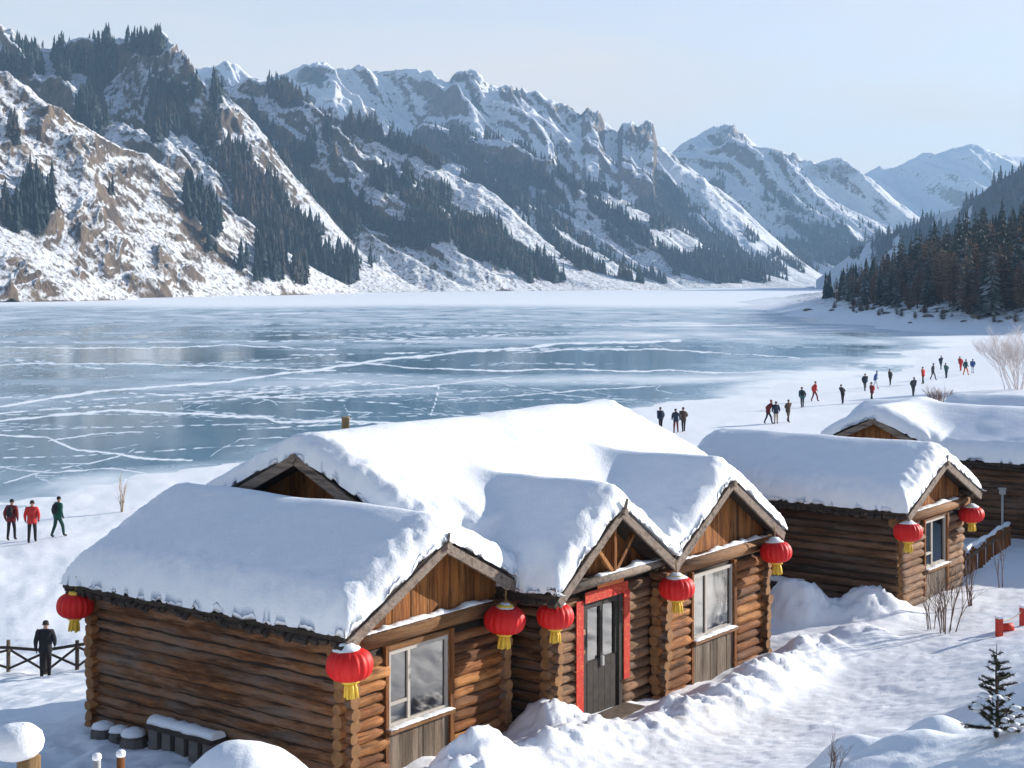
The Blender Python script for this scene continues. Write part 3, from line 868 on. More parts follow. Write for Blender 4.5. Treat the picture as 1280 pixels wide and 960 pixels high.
# brown brush along the lower edge of the wood
rs = random.Random(31)
nb = 0
for i in range(400):
    d = rs.uniform(315, 520); px = rs.uniform(1006, 1330); x = (px - 640) / FPX * d; z = gz(x, d)
    if not (1.9 < z < 5.2): continue
    r = thing('bank_bush', 'brown leafless bush on the snowy bank under the wood', 'bush', (x, d, z - .3), rs.uniform(0, 6), 'brown bushes along the snowy bank')
    h = rs.uniform(1.2, 3.4); r.scale = (h * 1.7, h * 1.7, h * .95)
    link('twigs', rs.choice(LAR), r); link('stem', TRUNK, r)
    nb += 1
    if nb >= 60: break


# ------------------------------------------------------------------ log buildings
def log_wall(mb, axis, a0, a1, fixed, z0, z1, openings=(), ext=.2, r=.098, step=.178, phase=0.0, endm=1, exts=None):
    """stacked round logs with chinking behind; logs break at openings (lo, hi, zlo, zhi)"""
    n = int((z1 - z0 - phase) / step)
    e0, e1 = exts or (ext, ext)

    def P(a, z, off=0.0): return (a, fixed + off, z) if axis == 'x' else (fixed + off, a, z)
    for i in range(n + 1):
        z = z0 + phase + r * .85 + i * step
        if z + r > z1 + .06: break
        spans = [(a0 - e0 * random.uniform(.75, 1.1), a1 + e1 * random.uniform(.75, 1.1))]
        for (lo, hi, zl, zh) in openings:
            if z + r * .6 > zl and z - r * .6 < zh:
                new = []
                for (s, e) in spans:
                    if hi <= s or lo >= e: new.append((s, e)); continue
                    if lo > s: new.append((s, lo))
                    if hi < e: new.append((hi, e))
                spans = new
        for (s, e) in spans:
            k = max(2, int((e - s) / .26) + 1)
            rr = r * random.choice((.86, .93, .98, 1.02, 1.07, 1.12)); w = random.uniform(-.012, .012)
            pts = [P(s + (e - s) * t / (k - 1), z + random.uniform(-.007, .007), w + random.uniform(-.006, .006)) for t in range(k)]
            mb.tube(pts, [rr * random.uniform(.9, 1.06) for _ in range(k)], 10, 0, endm, True, random.uniform(0, .6), .10)
    # chinking slab, pieces round the openings
    c = .045
    zt = z1

    def slab(s, e, za, zb):
        if e - s < .02 or zb - za < .02: return
        if axis == 'x': mb.box(s, e, fixed - c + .02, fixed + c + .02, za, zb, 2)
        else: mb.box(fixed - c, fixed + c, s, e, za, zb, 2)
    if not openings: slab(a0 + .05, a1 - .05, z0, zt)
    else:
        ops = sorted(openings); cur = a0 + .05
        for (lo, hi, zl, zh) in ops:
            slab(cur, lo, z0, zt); slab(lo, hi, z0, zl); slab(lo, hi, zh, zt); cur = hi
        slab(cur, a1 - .05, z0, zt)


def planks(mb, x0, x1, y, zlo, zhi_fn, w=.14, t=.03, axis='x'):
    """upright boards between zlo and a sloping top"""
    x = x0; i = 0
    while x < x1 - .01:
        ww = min(w * random.uniform(.8, 1.2), x1 - x)
        off = random.uniform(0, .012)
        g = .004
        za, zb = zhi_fn(x), zhi_fn(x + ww)
        zm = max(za, zb)
        if zm > zlo + .02:
            a, b = x, x + ww - g
            za = max(za, zlo + .01); zb = max(zb, zlo + .01)
            q = [(a, y - off, zlo), (b, y - off, zlo), (b, y + t - off, zlo), (a, y + t - off, zlo), (a, y - off, za), (b, y - off, zb), (b, y + t - off, zb), (a, y + t - off, za)]
            if axis == 'y': q = [(p[1], p[0], p[2]) for p in q]
            if axis == 'y': q = [q[i_] for i_ in (0, 3, 2, 1, 4, 7, 6, 5)]
            mb.hexa(q)
        x += ww


def gable_slopes(mb, cx, hwid, y0, y1, zr, slope, t=.07):
    for sg in (-1, 1):
        xe = cx + sg * hwid; ze = zr - slope * hwid
        p = [(cx, y0, zr), (xe, y0, ze), (xe, y1, ze), (cx, y1, zr)]
        up = [(a, b, c + t) for a, b, c in p]
        if sg > 0: mb.hexa(p + up)
        else: mb.hexa([p[0], p[3], p[2], p[1]] + [up[0], up[3], up[2], up[1]])
    # ragged bark and shingle ends along the eaves
    for sg in (-1, 1):
        y = y0 + .04
        while y < y1 - .05:
            w = random.uniform(.05, .16); L = random.uniform(.0, .09)
            xe = cx + sg * hwid; ze = zr - slope * hwid
            mb.beam((xe - sg * .12, y, ze + slope * .12 - random.uniform(.0, .05)), (xe + sg * L, y + random.uniform(-.02, .02), ze - slope * L - random.uniform(.0, .07)), w, random.uniform(.04, .10))
            y += w * random.uniform(.9, 1.5)


def rake_boards(parent, cx, hwid, y, zr, slope, w=.17, t=.05, mat=None):
    """the two slanted boards on a gable's edge, each a part"""
    for sg in (-1, 1):
        mb = MB()
        xe = cx + sg * hwid; ze = zr - slope * hwid
        k = .02
        a = (cx - sg * .03, zr + k + .02); b = (xe, ze + k)
        n = Vector((b[0] - a[0], b[1] - a[1])).normalized(); pr = Vector((-n.y, n.x)) * (-sg)
        if pr.y > 0: pr = -pr
        q = [(a[0], y, a[1]), (b[0], y, b[1]), (b[0] + pr.x * w, y, b[1] + pr.y * w), (a[0] + pr.x * w * .2, y, a[1] + pr.y * w * 1.05)]
        yy = y - t - (.004 if sg > 0 else 0)
        p2 = [(u, yy, v) for u, _, v in q]
        mb.hexa(q + p2 if sg < 0 else p2 + q)
        o = mb.build('rake_board', mat or BOARD, parent)
        m = o.modifiers.new('b', 'BEVEL'); m.width = .008; m.segments = 1


def snow_cap(name, rects, roofs, parent, T=.36, h=.055, Redge=.5, seed=1, droop=.02, front=.5, mat=None, lumps=1.0):
    """thick drifted snow over one or more roofs; rects = footprints, roofs = [(fn, rect)]"""
    x0 = min(r[0] for r in rects) - .12; x1 = max(r[1] for r in rects) + .12; y0 = min(r[2] for r in rects) - .12; y1 = max(r[3] for r in rects) + .12
    nx = int((x1 - x0) / h) + 1; ny = int((y1 - y0) / h) + 1
    xs = np.linspace(x0, x1, nx); ys = np.linspace(y0, y1, ny)
    X, Y = np.meshgrid(xs, ys)

    def dist(X, Y):
        D = np.full(X.shape, -9.)
        for r in rects:
            D = np.maximum(D, np.minimum(np.minimum(X - r[0], r[1] - X), np.minimum(Y - r[2], r[3] - Y)))
        return D + .045 * fbm(X * 2.1, Y * 2.1, 3, seed) + .008 * perlin(X * 7, Y * 7, seed + 3)
    D = dist(X, Y)
    for _ in range(2):      # pull outside vertices onto the edge
        gy, gx = np.gradient(D, ys, xs)
        g2 = np.maximum(gx * gx + gy * gy, .25)
        m = (D < 0) & (D > -.16)
        X = np.where(m, X - D * gx / g2, X); Y = np.where(m, Y - D * gy / g2, Y)
        D = np.where(m, dist(X, Y), D)
        D = np.where(m & (D < 0), 0.0, D) if _ == 1 else D
    K = .10
    acc = np.zeros(X.shape)
    for fn, r in roofs:
        ins = np.minimum(np.minimum(X - r[0], r[1] - X), np.minimum(Y - r[2], r[3] - Y))
        zz = fn(X, Y) - np.clip(-ins - .12, 0, None) * 6
        acc += np.exp(zz / K)
    base = K * np.log(acc)
    hard = np.maximum.reduce([np.where(np.minimum(np.minimum(X - r[0], r[1] - X), np.minimum(Y - r[2], r[3] - Y)) > -.14, fn(X, Y), -9) for fn, r in roofs])
    e = np.clip(D / Redge, 0, 1); prof = np.sqrt(np.clip(1 - (1 - e) ** 2, 0, 1))
    thick = T * (1 + .12 * fbm(X * .45, Y * .45, 2, seed + 9))
    near = np.exp(-(D / .5) ** 2)
    dr = droop * (1 + .9 * fbm(X * 2.4, Y * 2.4, 2, seed + 12))
    # gable-front crust: rough clods
    fy = min(r[2] for r in rects)
    clod = near * lumps * (.085 * fbm(X * 2.6, Y * 2.6, 3, seed + 14) + .05 * (ridged(X * 3.4, Y * 3.4, 2, seed + 15) - .5))
    top = base - dr * (1 - prof) + thick * prof + clod * np.sqrt(prof) + .03 * fbm(X * .8, Y * .8, 2, seed + 17) * prof
    bot = np.minimum(hard + .015, top - .004) - 0.0
    keepv = D > -.16
    idx = grid_faces(ny, nx)
    ins = (D > 1e-6).ravel(); kv = keepv.ravel()
    keepf = ins[idx].any(1) & kv[idx].all(1)
    idx = idx[keepf]
    n = nx * ny
    V = np.concatenate([np.stack([X, Y, top], -1).reshape(-1, 3), np.stack([X, Y, bot], -1).reshape(-1, 3)])
    F = [idx, idx[:, ::-1] + n]
    # side walls
    from collections import Counter
    ed = np.concatenate([idx[:, [0, 1]], idx[:, [1, 2]], idx[:, [2, 3]], idx[:, [3, 0]]])
    key = np.sort(ed, 1); kk = key[:, 0] * (n + 1) + key[:, 1]
    u, inv, cnt = np.unique(kk, return_inverse=True, return_counts=True)
    be = ed[cnt[inv] == 1]
    F.append(np.stack([be[:, 1], be[:, 0], be[:, 0] + n, be[:, 1] + n], -1))
    F = np.concatenate(F)
    used = np.unique(F); mp = np.full(2 * n, -1); mp[used] = np.arange(len(used))
    me = np_mesh(name, V[used], mp[F], None, True, [mat or SNOW])
    return link(name, me, parent)


def gab(cx, zr, slope, axis='x', rnd=.16):
    if axis == 'x': return lambda X, Y: zr + .07 - slope * (np.sqrt((X - cx) ** 2 + rnd * rnd) - rnd * .6)
    return lambda X, Y: zr + .07 - slope * (np.sqrt((Y - cx) ** 2 + rnd * rnd) - rnd * .6)


def window(parent, x0, x1, z0, z1, y, mull, bars=(), fr=.06, sill_snow=True, mat=None):
    mat = mat or FRAME_M
    w = MB()
    w.box(x0, x1, y - .03, y + .05, z1 - fr, z1); w.box(x0, x1, y - .03, y + .05, z0, z0 + fr)
    w.box(x0, x0 + fr, y - .027, y + .047, z0 + fr, z1 - fr); w.box(x1 - fr, x1, y - .027, y + .047, z0 + fr, z1 - fr)
    for m in mull: w.box(m - fr / 2, m + fr / 2, y - .024, y + .044, z0 + fr, z1 - fr)
    for (a, b, z) in bars: w.box(a, b, y - .02, y + .04, z - .025, z + .025)
    f = w.build('window', mat, parent)
    edges = [x0 + fr] + sorted(mull) + [x1 - fr]
    g = MB()
    for a, b in zip(edges[:-1], edges[1:]):
        g.box(a + .0, b - .0, y + .006, y + .012, z0 + fr, z1 - fr)
    g.build('pane', GLASS, f)
    s = MB(); s.box(x0 - .06, x1 + .06, y - .13, y - .032, z0 - .07, z0 - .005)
    so = s.build('sill', BEAM, f)
    if sill_snow:
        snow_strip('sill_snow', f, x0 - .05, x1 + .05, y - .14, y - .034, z0 - .004, .01, .06, int(x0 * 100))
    # curtain inside
    c = MB(); n = 26; yy = y + .22
    for (a, b) in ((x0 + .05, x0 + (x1 - x0) * .22), (x1 - (x1 - x0) * .26, x1 - .05)):
        vs = []
        for i in range(n + 1):
            t = i / n; off = .035 * math.sin(t * 22 + a)
            vs += [(a + (b - a) * t, yy + off, z0 + .02), (a + (b - a) * t, yy + off, z1 + .02)]
        c.add(vs, [(2 * i, 2 * i + 2, 2 * i + 3, 2 * i + 1) for i in range(n)])
    c.build('curtain', CURT, f, True)
    return f


def snow_strip(name, parent, x0, x1, yf, yb, z, hmin, hmax, seed):
    """a lumpy ridge of snow lying on a ledge: one smooth closed strip"""
    rs_ = random.Random(seed); k = max(8, int((x1 - x0) / .045)); V = []; F = []; M = 7
    for i in range(k + 1):
        t = i / k; x = x0 + (x1 - x0) * t
        f = float(fbm(np.array([x * 2.3 + seed]), np.array([seed * 1.7]), 3, 400)[0])
        hh = max(.004, (hmin + (hmax - hmin) * min(1, max(0, .5 + 1.1 * f))) * min(1, 6 * t, 6 * (1 - t)) ** .5)
        fr_ = .012 * rs_.uniform(-1, 1)
        for j in range(M):
            u = j / (M - 1); V.append((x, yf + fr_ + (yb - yf) * u, z + hh * math.sin(math.pi * min(1, .05 + u * .62)) ** .6))
        V.append((x, yb, z - .004)); V.append((x, yf + fr_, z - .004))
    n = M + 2
    for i in range(k):
        for j in range(n): F.append((i * n + j, (i + 1) * n + j, (i + 1) * n + (j + 1) % n, i * n + (j + 1) % n))
    F.append(tuple(range(n))); F.append(tuple(k * n + j for j in range(n))[::-1])
    mb = MB(); mb.add(V, F)
    return mb.build(name, SNOW, parent, True)


def ledge_snow(parent, x0, x1, y, z, d=.1, seed=0):
    return snow_strip('ledge_snow', parent, x0, x1, y - d, y, z, -.015, .085, seed)


def back_room(mb, x0, x1, y0, y1, z0, z1):
    """inner faces so that no daylight leaks through the logs"""
    mb.box(x0, x1, y0, y0 + .03, z0, z1); mb.box(x0, x1, y1 - .03, y1, z0, z1)
    mb.box(x0, x0 + .03, y0 + .03, y1 - .03, z0, z1); mb.box(x1 - .03, x1, y0 + .03, y1 - .03, z0, z1)
    mb.box(x0 + .03, x1 - .03, y0 + .03, y1 - .03, z1 - .03, z1)
    mb.box(x0 + .03, x1 - .03, y0 + .03, y1 - .03, z0, z0 + .03)


def simple_cabin(label, org, W, L, wall_h, zr, slope, ov, win, logx=None, logy=None, seed=1, front_ov=.35, T=.43, cornerlogs=True, below=True):
    """gable-fronted cabin: front along local x at y=0, long walls along y"""
    b = thing('log_cabin', label, 'cabin', hw(*org), HROT)
    logx = logx or LOGX; logy = logy or LOGY
    x0, x1, z0, z1 = win
    ext = .2 if cornerlogs else .02
    op = [(x0, x1, -.5, z1)] if below else [(x0, x1, z0, z1)]
    m = MB(); log_wall(m, 'x', 0, W, 0, -.35, wall_h - .28, op, ext); m.build('log_wall', [logx, ENDG, CHINK], b, True)
    m = MB(); log_wall(m, 'x', 0, W, L, -.35, wall_h, (), ext); m.build('log_wall', [logx, ENDG, CHINK], b, True)
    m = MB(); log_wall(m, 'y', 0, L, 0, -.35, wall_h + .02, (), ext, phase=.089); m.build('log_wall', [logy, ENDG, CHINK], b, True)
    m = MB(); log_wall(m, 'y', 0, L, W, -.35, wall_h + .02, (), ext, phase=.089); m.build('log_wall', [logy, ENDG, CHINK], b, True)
    # header beam over the window, projecting
    m = MB(); m.tube([(-.3, -.02, wall_h - .14), (W * .5, -.03, wall_h - .13), (W + .3, -.02, wall_h - .14)], [.13, .135, .13], 10, 0, 1)
    m.build('header_beam', [BEAM, ENDG], b, True)
    ledge_snow(b, .1, W - .35, -.01, wall_h - .005, .12, seed)
    # gable boards
    cx = W / 2
    m = MB(); planks(m, -.1, W + .1, .03, wall_h - .02, lambda x: zr - slope * abs(x - cx) - .02)
    m.build('gable', PLANK, b)
    m = MB(); planks(m, -.1, W + .1, L, wall_h - .05, lambda x: zr - slope * abs(x - cx) - .02)
    m.build('gable', PLANK, b)
    # room lining
    m = MB(); m.box(.1, W - .1, L - .2, L - .16, -.3, wall_h); m.box(.1, W - .1, .12, L - .2, -.3, -.26); m.box(.1, W - .1, 1.9, 1.94, -.26, wall_h); m.box(.1, W - .1, .12, L - .2, wall_h - .04, wall_h)
    m.build('inner_room', CHINK, b)
    if below:
        m = MB(); planks(m, x0 - .02, x1 + .02, -.07, -.35, lambda x: z0 - .075, .13, .05); m.build('apron', PLANK_G, b)
    # posts beside the window
    m = MB(); m.box(x1 + .005, x1 + .1, -.12, .02, -.35, wall_h - .27); m.build('window_post', PLANK, b)
    m = MB(); m.box(x0 - .075, x0 - .005, -.10, .02, -.35, wall_h - .27); m.build('window_post', PLANK, b)
    window(b, x0, x1, z0, z1, -.045, [x0 + (x1 - x0) * .34], [(x0, x0 + (x1 - x0) * .34, z0 + (z1 - z0) * .3)])
    m = MB(); m.box(x0 - .02, x1 + .02, -.1, .03, z1 + .004, wall_h - .27); m.build('window_lintel', BEAM, b)
    # roof
    hwid = W / 2 + ov
    m = MB(); gable_slopes(m, cx, hwid, -front_ov, L + .4, zr, slope)
    for sg in (-1, 0, 1):
        m.tube([(cx + sg * (W / 2), -front_ov + .05, zr - slope * abs(sg) * W / 2 - .1), (cx + sg * (W / 2), L + .3, zr - slope * abs(sg) * W / 2 - .1)], .08, 8)
    rf = m.build('roof', ROOFM, b)
    rake_boards(b, cx, hwid, -front_ov, zr, slope)
    rr = (cx - hwid - .03, cx + hwid + .03, -front_ov - .05, L + .44)
    snow_cap('snow_cap', [rr], [(gab(cx, zr, slope), rr)], rf, T, .05, .5, seed)
    # eave batten on the long sides
    m = MB(); m.box(-ov + .16, -ov + .2, -.1, L + .3, zr - slope * (hwid - .18) - .16, zr - slope * (hwid - .18) - .1); m.build('eave_batten', BOARD, b)
    # ridge pole stub
    m = MB(); m.tube([(cx, -front_ov - .1, zr - .02), (cx, -front_ov + .2, zr - .02)], .06, 8); m.tube([(cx + .02, -front_ov - .03, zr), (cx + .05, -front_ov - .05, zr + .17)], [.035, .02], 6)
    m.build('ridge_pole', BOARD, b)
    return b


c1 = simple_cabin('nearest log cabin with a long log wall and a wide window under its gable', (-4.337, .553), 3.67, 5.68, 2.16, 3.3, .49, .4, (.84, 2.25, .65, 1.80), seed=3)
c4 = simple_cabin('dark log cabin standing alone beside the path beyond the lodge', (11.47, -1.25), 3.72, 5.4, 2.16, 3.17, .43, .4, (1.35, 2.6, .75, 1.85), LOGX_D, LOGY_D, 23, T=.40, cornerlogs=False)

# ---- the lodge: main house with a porch gable and a window wing
lg = thing('log_lodge', 'large log lodge with a red-papered door porch and chimney', 'lodge', hw(0, 0), HROT)
WP = 3.13; FW = -.2; XW0, XW1 = 3.13, 7.05
m = MB(); log_wall(m, 'y', 0, 3.2, 0, -.5, 2.3, (), .2, phase=.089); m.build('log_wall', [LOGY, ENDG, CHINK], lg, True)
DX0, DX1 = .91, 1.93
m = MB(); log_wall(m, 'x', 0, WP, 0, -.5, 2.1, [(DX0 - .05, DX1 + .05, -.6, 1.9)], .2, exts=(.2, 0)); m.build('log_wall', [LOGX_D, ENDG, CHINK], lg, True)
m = MB(); log_wall(m, 'y', FW, 1.2, XW0, -.5, 2.2, (), .2, phase=.089); m.build('log_wall', [LOGY, ENDG, CHINK], lg, True)
m = MB(); log_wall(m, 'y', FW, 3.0, XW1, -.5, 2.2, (), .2, phase=.089); m.build('log_wall', [LOGY, ENDG, CHINK], lg, True)
WX0, WX1, WZ0, WZ1 = 4.19, 5.70, .62, 1.83
m = MB(); log_wall(m, 'x', XW0, XW1, FW, -.5, 1.9, [(WX0, WX1, -.5, WZ1)], .2); m.build('log_wall', [LOGX, ENDG, CHINK], lg, True)
m = MB(); m.tube([(XW0 + .1, FW - .02, 2.06), (XW1 + .25, FW - .02, 2.05)], [.15, .145], 10, 0, 1); m.build('header_beam', [BEAM, ENDG], lg, True)
ledge_snow(lg, XW0 + .6, XW1 + .1, FW - .02, 2.185, .1, 5)
m = MB(); m.tube([(-.25, -.04, 2.16), (WP - .05, -.04, 2.18)], [.11, .11], 10, 0, 1); m.tube([(-.5, -.46, 2.30), (WP - .3, -.46, 2.32)], [.08, .08], 8, 0, 1)
m.build('porch_beam', [BOARD, ENDG], lg, True)
ledge_snow(lg, .7, WP - .4, -.4, 2.385, .12, 9)
n_before = set(bpy.data.objects)
# door
m = MB(); m.box(DX0, DX1, -.05, .0, -.1, .95)
for k in range(5):
    a = DX0 + .08 + k * .178; m.box(a, a + .17, -.062, -.05, -.08, .93)
m.box(DX0, DX0 + .08, -.066, .0, .95, 1.98); m.box(DX1 - .08, DX1, -.066, .0, .95, 1.98); m.box(DX0 + .08, DX1 - .08, -.066, .0, 1.86, 1.98); m.box((DX0 + DX1) / 2 - .04, (DX0 + DX1) / 2 + .04, -.066, .0, .95, 1.86)
door = m.build('door', DARKW, lg)
m = MB(); m.box(DX0 + .08, (DX0 + DX1) / 2 - .04, -.03, -.024, .95, 1.86); m.box((DX0 + DX1) / 2 + .04, DX1 - .08, -.03, -.024, .95, 1.86); m.build('pane', GLASS, door)
m = MB(); m.box(DX0 + .1, DX0 + .36, -.022, -.018, 1.2, 1.75); m.box(DX0 + .62, DX0 + .86, -.022, -.018, 1.1, 1.5); m.build('notice', plain('pale_paper', (.5, .42, .42), .7), door)
m = MB(); m.box((DX0 + DX1) / 2 - .03, (DX0 + DX1) / 2 + .03, -.11, -.066, .82, .98); m.build('handle', METAL, door)
m = MB(); m.box(DX0 + .01, DX1 - .01, .03, .06, -.3, 2.0); m.build('door_backing', CHINK, lg)
m = MB(); m.box(DX0 - .1, DX0 - .003, -.1, .03, -.35, 2.05); m.box(DX1 + .003, DX1 + .1, -.1, .03, -.35, 2.05); m.box(DX0 - .1, DX1 + .1, -.1, .03, 2.052, 2.14); m.build('door_frame', DARKW, lg)
m = MB(); m.box(DX0 - .33, DX0 - .12, -.125, -.11, .1, 2.05); m.build('couplet', COUP, lg)
m = MB(); m.box(DX1 + .12, DX1 + .31, -.125, -.11, .45, 2.0); m.build('couplet', COUP, lg)
m = MB(); m.box(DX0 - .12, DX1 + .2, -.16, -.15, 1.99, 2.18); m.build('door_banner', COUP, lg)
m = MB(); m.box(DX0 + .25, DX1 + .05, -.165, -.155, 2.19, 2.34); m.build('door_banner', plain('orange_paper', (.6, .17, .05), .6, .4, 20), lg)
m = MB(); m.box(.02, .55, -.16, -.1, -.35, .32); m.build('base_board', PLANK_G, lg)
m = MB(); m.box(DX0 - .15, DX1 + .2, -.55, -.1, -.3, .03); m.build('doorstep', PLANK_G, lg)
for o_ in set(bpy.data.objects) - n_before:
    if o_.parent is lg: o_.location.z = -.13
# window in the wing
m = MB(); planks(m, WX0 - .02, WX1 + .02, FW - .07, -.5, lambda x: WZ0 - .075, .13, .05); m.build('apron', PLANK_G, lg)
m = MB(); m.box(WX1 + .005, WX1 + .1, FW - .12, FW + .02, -.5, 1.9); m.build('window_post', PLANK, lg)
m = MB(); m.box(WX0 - .075, WX0 - .005, FW - .10, FW + .02, -.5, 1.9); m.build('window_post', PLANK, lg)
window(lg, WX0, WX1, WZ0, WZ1, FW - .045, [WX0 + .5])
m = MB(); m.box(XW0 + .12, XW1 - .12, 1.0, 1.04, -.3, 2.2); m.box(XW0 + .12, XW1 - .12, FW + .12, 1.0, 2.14, 2.18); m.box(.1, WP, .9, .94, -.45, 2.2); m.box(XW0 + .12, XW1 - .12, FW + .12, 1.0, -.3, -.26)
m.build('inner_room', CHINK, lg)
# roofs
PCX, PHW, PZR, PSL, PFY = 1.18, 1.91, 3.45, .644, -.62
WCX, WHW, WZR, WSL, WFY = 5.16, 2.17, 3.50, .585, FW - .35
MRY, MHW, MZR, MSL = 4.3, 3.05, 4.25, .485
MX0, MX1 = -1.62, 8.5
m = MB(); planks(m, XW0 - .1, XW1 + .1, FW + .03, 2.15, lambda x: WZR - WSL * abs(x - WCX) - .02); m.build('gable', PLANK, lg)
m = MB(); planks(m, -.5, WP - .1, .02, 2.15, lambda x: PZR - PSL * abs(x - PCX) - .02); m.build('gable', PLANK, lg)
# porch truss
m = MB(); yt = PFY + .14; zt = 2.38
m.beam((PCX, yt, zt), (PCX, yt, PZR - .12), .07, .07, (0, 1, 0)); m.beam((PCX - .05, yt + .01, zt + .02), (PCX - .62, yt + .01, PZR - .62 * PSL - .1), .07, .07, (0, 1, 0)); m.beam((PCX + .05, yt + .01, zt + .02), (PCX + .62, yt + .01, PZR - .62 * PSL - .1), .07, .07, (0, 1, 0))
m.build('porch_truss', PLANK, lg)
m = MB(); gable_slopes(m, PCX, PHW, PFY, 3.0, PZR, PSL); m.build('roof', ROOFM, lg)
rake_boards(lg, PCX, PHW, PFY, PZR, PSL)
m = MB(); gable_slopes(m, WCX, WHW, WFY, 3.0, WZR, WSL); m.build('roof', ROOFM, lg)
rake_boards(lg, WCX, WHW, WFY, WZR, WSL)
m = MB(); m.tube([(PCX, PFY - .12, PZR - .02), (PCX, PFY + .3, PZR - .02)], .065, 8); m.tube([(PCX, PFY - .08, PZR), (PCX + .05, PFY - .1, PZR + .2)], [.04, .025], 6); m.tube([(WCX, WFY - .1, WZR - .02), (WCX, WFY + .3, WZR - .02)], .06, 8); m.build('ridge_pole', BOARD, lg)
# main body
m = MB(); log_wall(m, 'y', 1.55, 7.0, -.85, -.35, 2.6, (), .15); m.build('log_wall', [LOGY, ENDG, CHINK], lg, True)
m = MB(); log_wall(m, 'y', 1.55, 7.0, 8.0, -.35, 2.6, (), .15); m.build('log_wall', [LOGY, ENDG, CHINK], lg, True)
m = MB(); log_wall(m, 'x', -.85, 8.0, 7.0, -.35, 2.6, (), .15, phase=.089); m.build('log_wall', [LOGX, ENDG, CHINK], lg, True)
m = MB(); log_wall(m, 'x', -.85, 8.0, 1.55, -.35, 2.5, (), .15, phase=.089); m.build('log_wall', [LOGX, ENDG, CHINK], lg, True)
m = MB(); planks(m, 1.45, 7.1, -.88, 2.5, lambda y: MZR - MSL * abs(y - MRY) - .02, .17, .03, 'y'); m.build('gable', PLANK, lg)
m = MB(); planks(m, 1.45, 7.1, 8.0, 2.5, lambda y: MZR - MSL * abs(y - MRY) - .02, .17, .03, 'y'); m.build('gable', PLANK, lg)


def swap_xy(mb):
    mb.v = [(y, x, z) for x, y, z in mb.v]; mb.f = [f[::-1] for f in mb.f]


m = MB(); gable_slopes(m, MRY, MHW, MX0, MX1, MZR, MSL); swap_xy(m)
for z_, y_ in ((MZR - .1, MRY), (MZR - MSL * 1.8 - .1, MRY - 1.8), (MZR - MSL * 1.8 - .1, MRY + 1.8)): m.tube([(MX0 + .05, y_, z_), (0, y_, z_)], .08, 8)
rf = m.build('roof', ROOFM, lg)
for sg in (-1, 1):
    m = MB(); a = Vector((MX0 - .03, MRY, MZR - .03)); b_ = Vector((MX0 - .03, MRY + sg * MHW, MZR - .03 - MSL * MHW))
    m.beam(a, b_, .06, .17, (0, -sg * MSL * 0 + 0, 1)); o = m.build('rake_board', BOARD, lg)
m = MB(); m.tube([(MX0 - .1, MRY, MZR + .0), (MX0 + .3, MRY, MZR + .0)], .075, 8); m.build('ridge_pole', BOARD, lg)
rp_ = (PCX - PHW - .03, PCX + PHW + .03, PFY - .05, 3.6); rw_ = (WCX - WHW - .1, WCX + WHW + .04, WFY - .05, 3.6); rm_ = (MX0 - .04, MX1 + .06, MRY - MHW - .03, MRY + MHW + .03)
snow_cap('snow_cap', [rp_, rw_, rm_], [(gab(PCX, PZR, PSL), rp_), (gab(WCX, WZR, WSL), rw_), (gab(MRY, MZR, MSL, 'y', .5), rm_)], rf, .42, .055, .5, 51)
# chimney pipe behind the ridge
cp = at(432, 541, 31.0)
lx, ly = to_house(cp.x, cp.y)
m = MB(); zb = 3.6; zt_ = (CAMZ - (521 - HOR) / FPX * 31.0) - Z0
m.lathe([(.08, zb), (.08, zt_ - .03), (.09, zt_ - .03), (.09, zt_), (.06, zt_)], 14, (lx, ly, 0)); m.build('chimney', plain('rusty_pipe', (.24, .16, .08), .6, .5, 10), lg, True)

# ---- far cabin with an L-shaped snow roof
c5 = thing('log_cabin', 'far log cabin whose plain board gable peeks over the dark cabin roof', 'cabin', hw(22.3, 2.6), HROT)
ox, oy = 22.3, 2.6
GY_, GZR, GSL, GHW = 1.2, 3.22, .47, 1.72
YE = 2.75
m = MB(); log_wall(m, 'y', -9.0, YE, 0, -.35, 2.25, (), .1); m.build('log_wall', [LOGY_D, ENDG, CHINK], c5, True)
m = MB(); log_wall(m, 'x', 0, 5.2, -9.0, -.35, 2.1, (), .1); m.build('log_wall', [LOGX_D, ENDG, CHINK], c5, True)
m = MB(); log_wall(m, 'x', 0, 5.2, YE, -.35, 2.1, (), .1); m.build('log_wall', [LOGX_D, ENDG, CHINK], c5, True)
m = MB(); log_wall(m, 'y', -9.0, YE, 5.2, -.35, 2.1, (), .1); m.build('log_wall', [LOGY_D, ENDG, CHINK], c5, True)
m = MB(); planks(m, GY_ - GHW + .1, GY_ + GHW - .1, -.12, 2.0, lambda y: GZR - GSL * abs(y - GY_) - .02, .15, .03, 'y'); m.build('gable', PLANK, c5)
m = MB(); gable_slopes(m, GY_, GHW, -.55, 2.6, GZR, GSL); swap_xy(m); m.build('roof', ROOFM, c5)
for sg in (-1, 1):
    m = MB(); m.beam((-.58, GY_, GZR - .03), (-.58, GY_ + sg * GHW, GZR - .03 - GSL * GHW), .06, .16); m.build('rake_board', BOARD, c5)
MR5, MZ5, MS5 = 2.7, 3.16, .34
m = MB(); gable_slopes(m, MR5, 3.1, -9.4, YE + .3, MZ5, MS5); rf5 = m.build('roof', ROOFM, c5)
ra = (MR5 - 3.16, MR5 + 3.1, -9.5, YE + .36); rb = (-.62, 3.2, GY_ - GHW - .04, GY_ + GHW + .04)
snow_cap('snow_cap', [ra, rb], [(gab(MR5, MZ5, MS5, 'x', .4), ra), (gab(GY_, GZR, GSL, 'y', .25), rb)], rf5, .38, .08, .5, 81, lumps=.6)

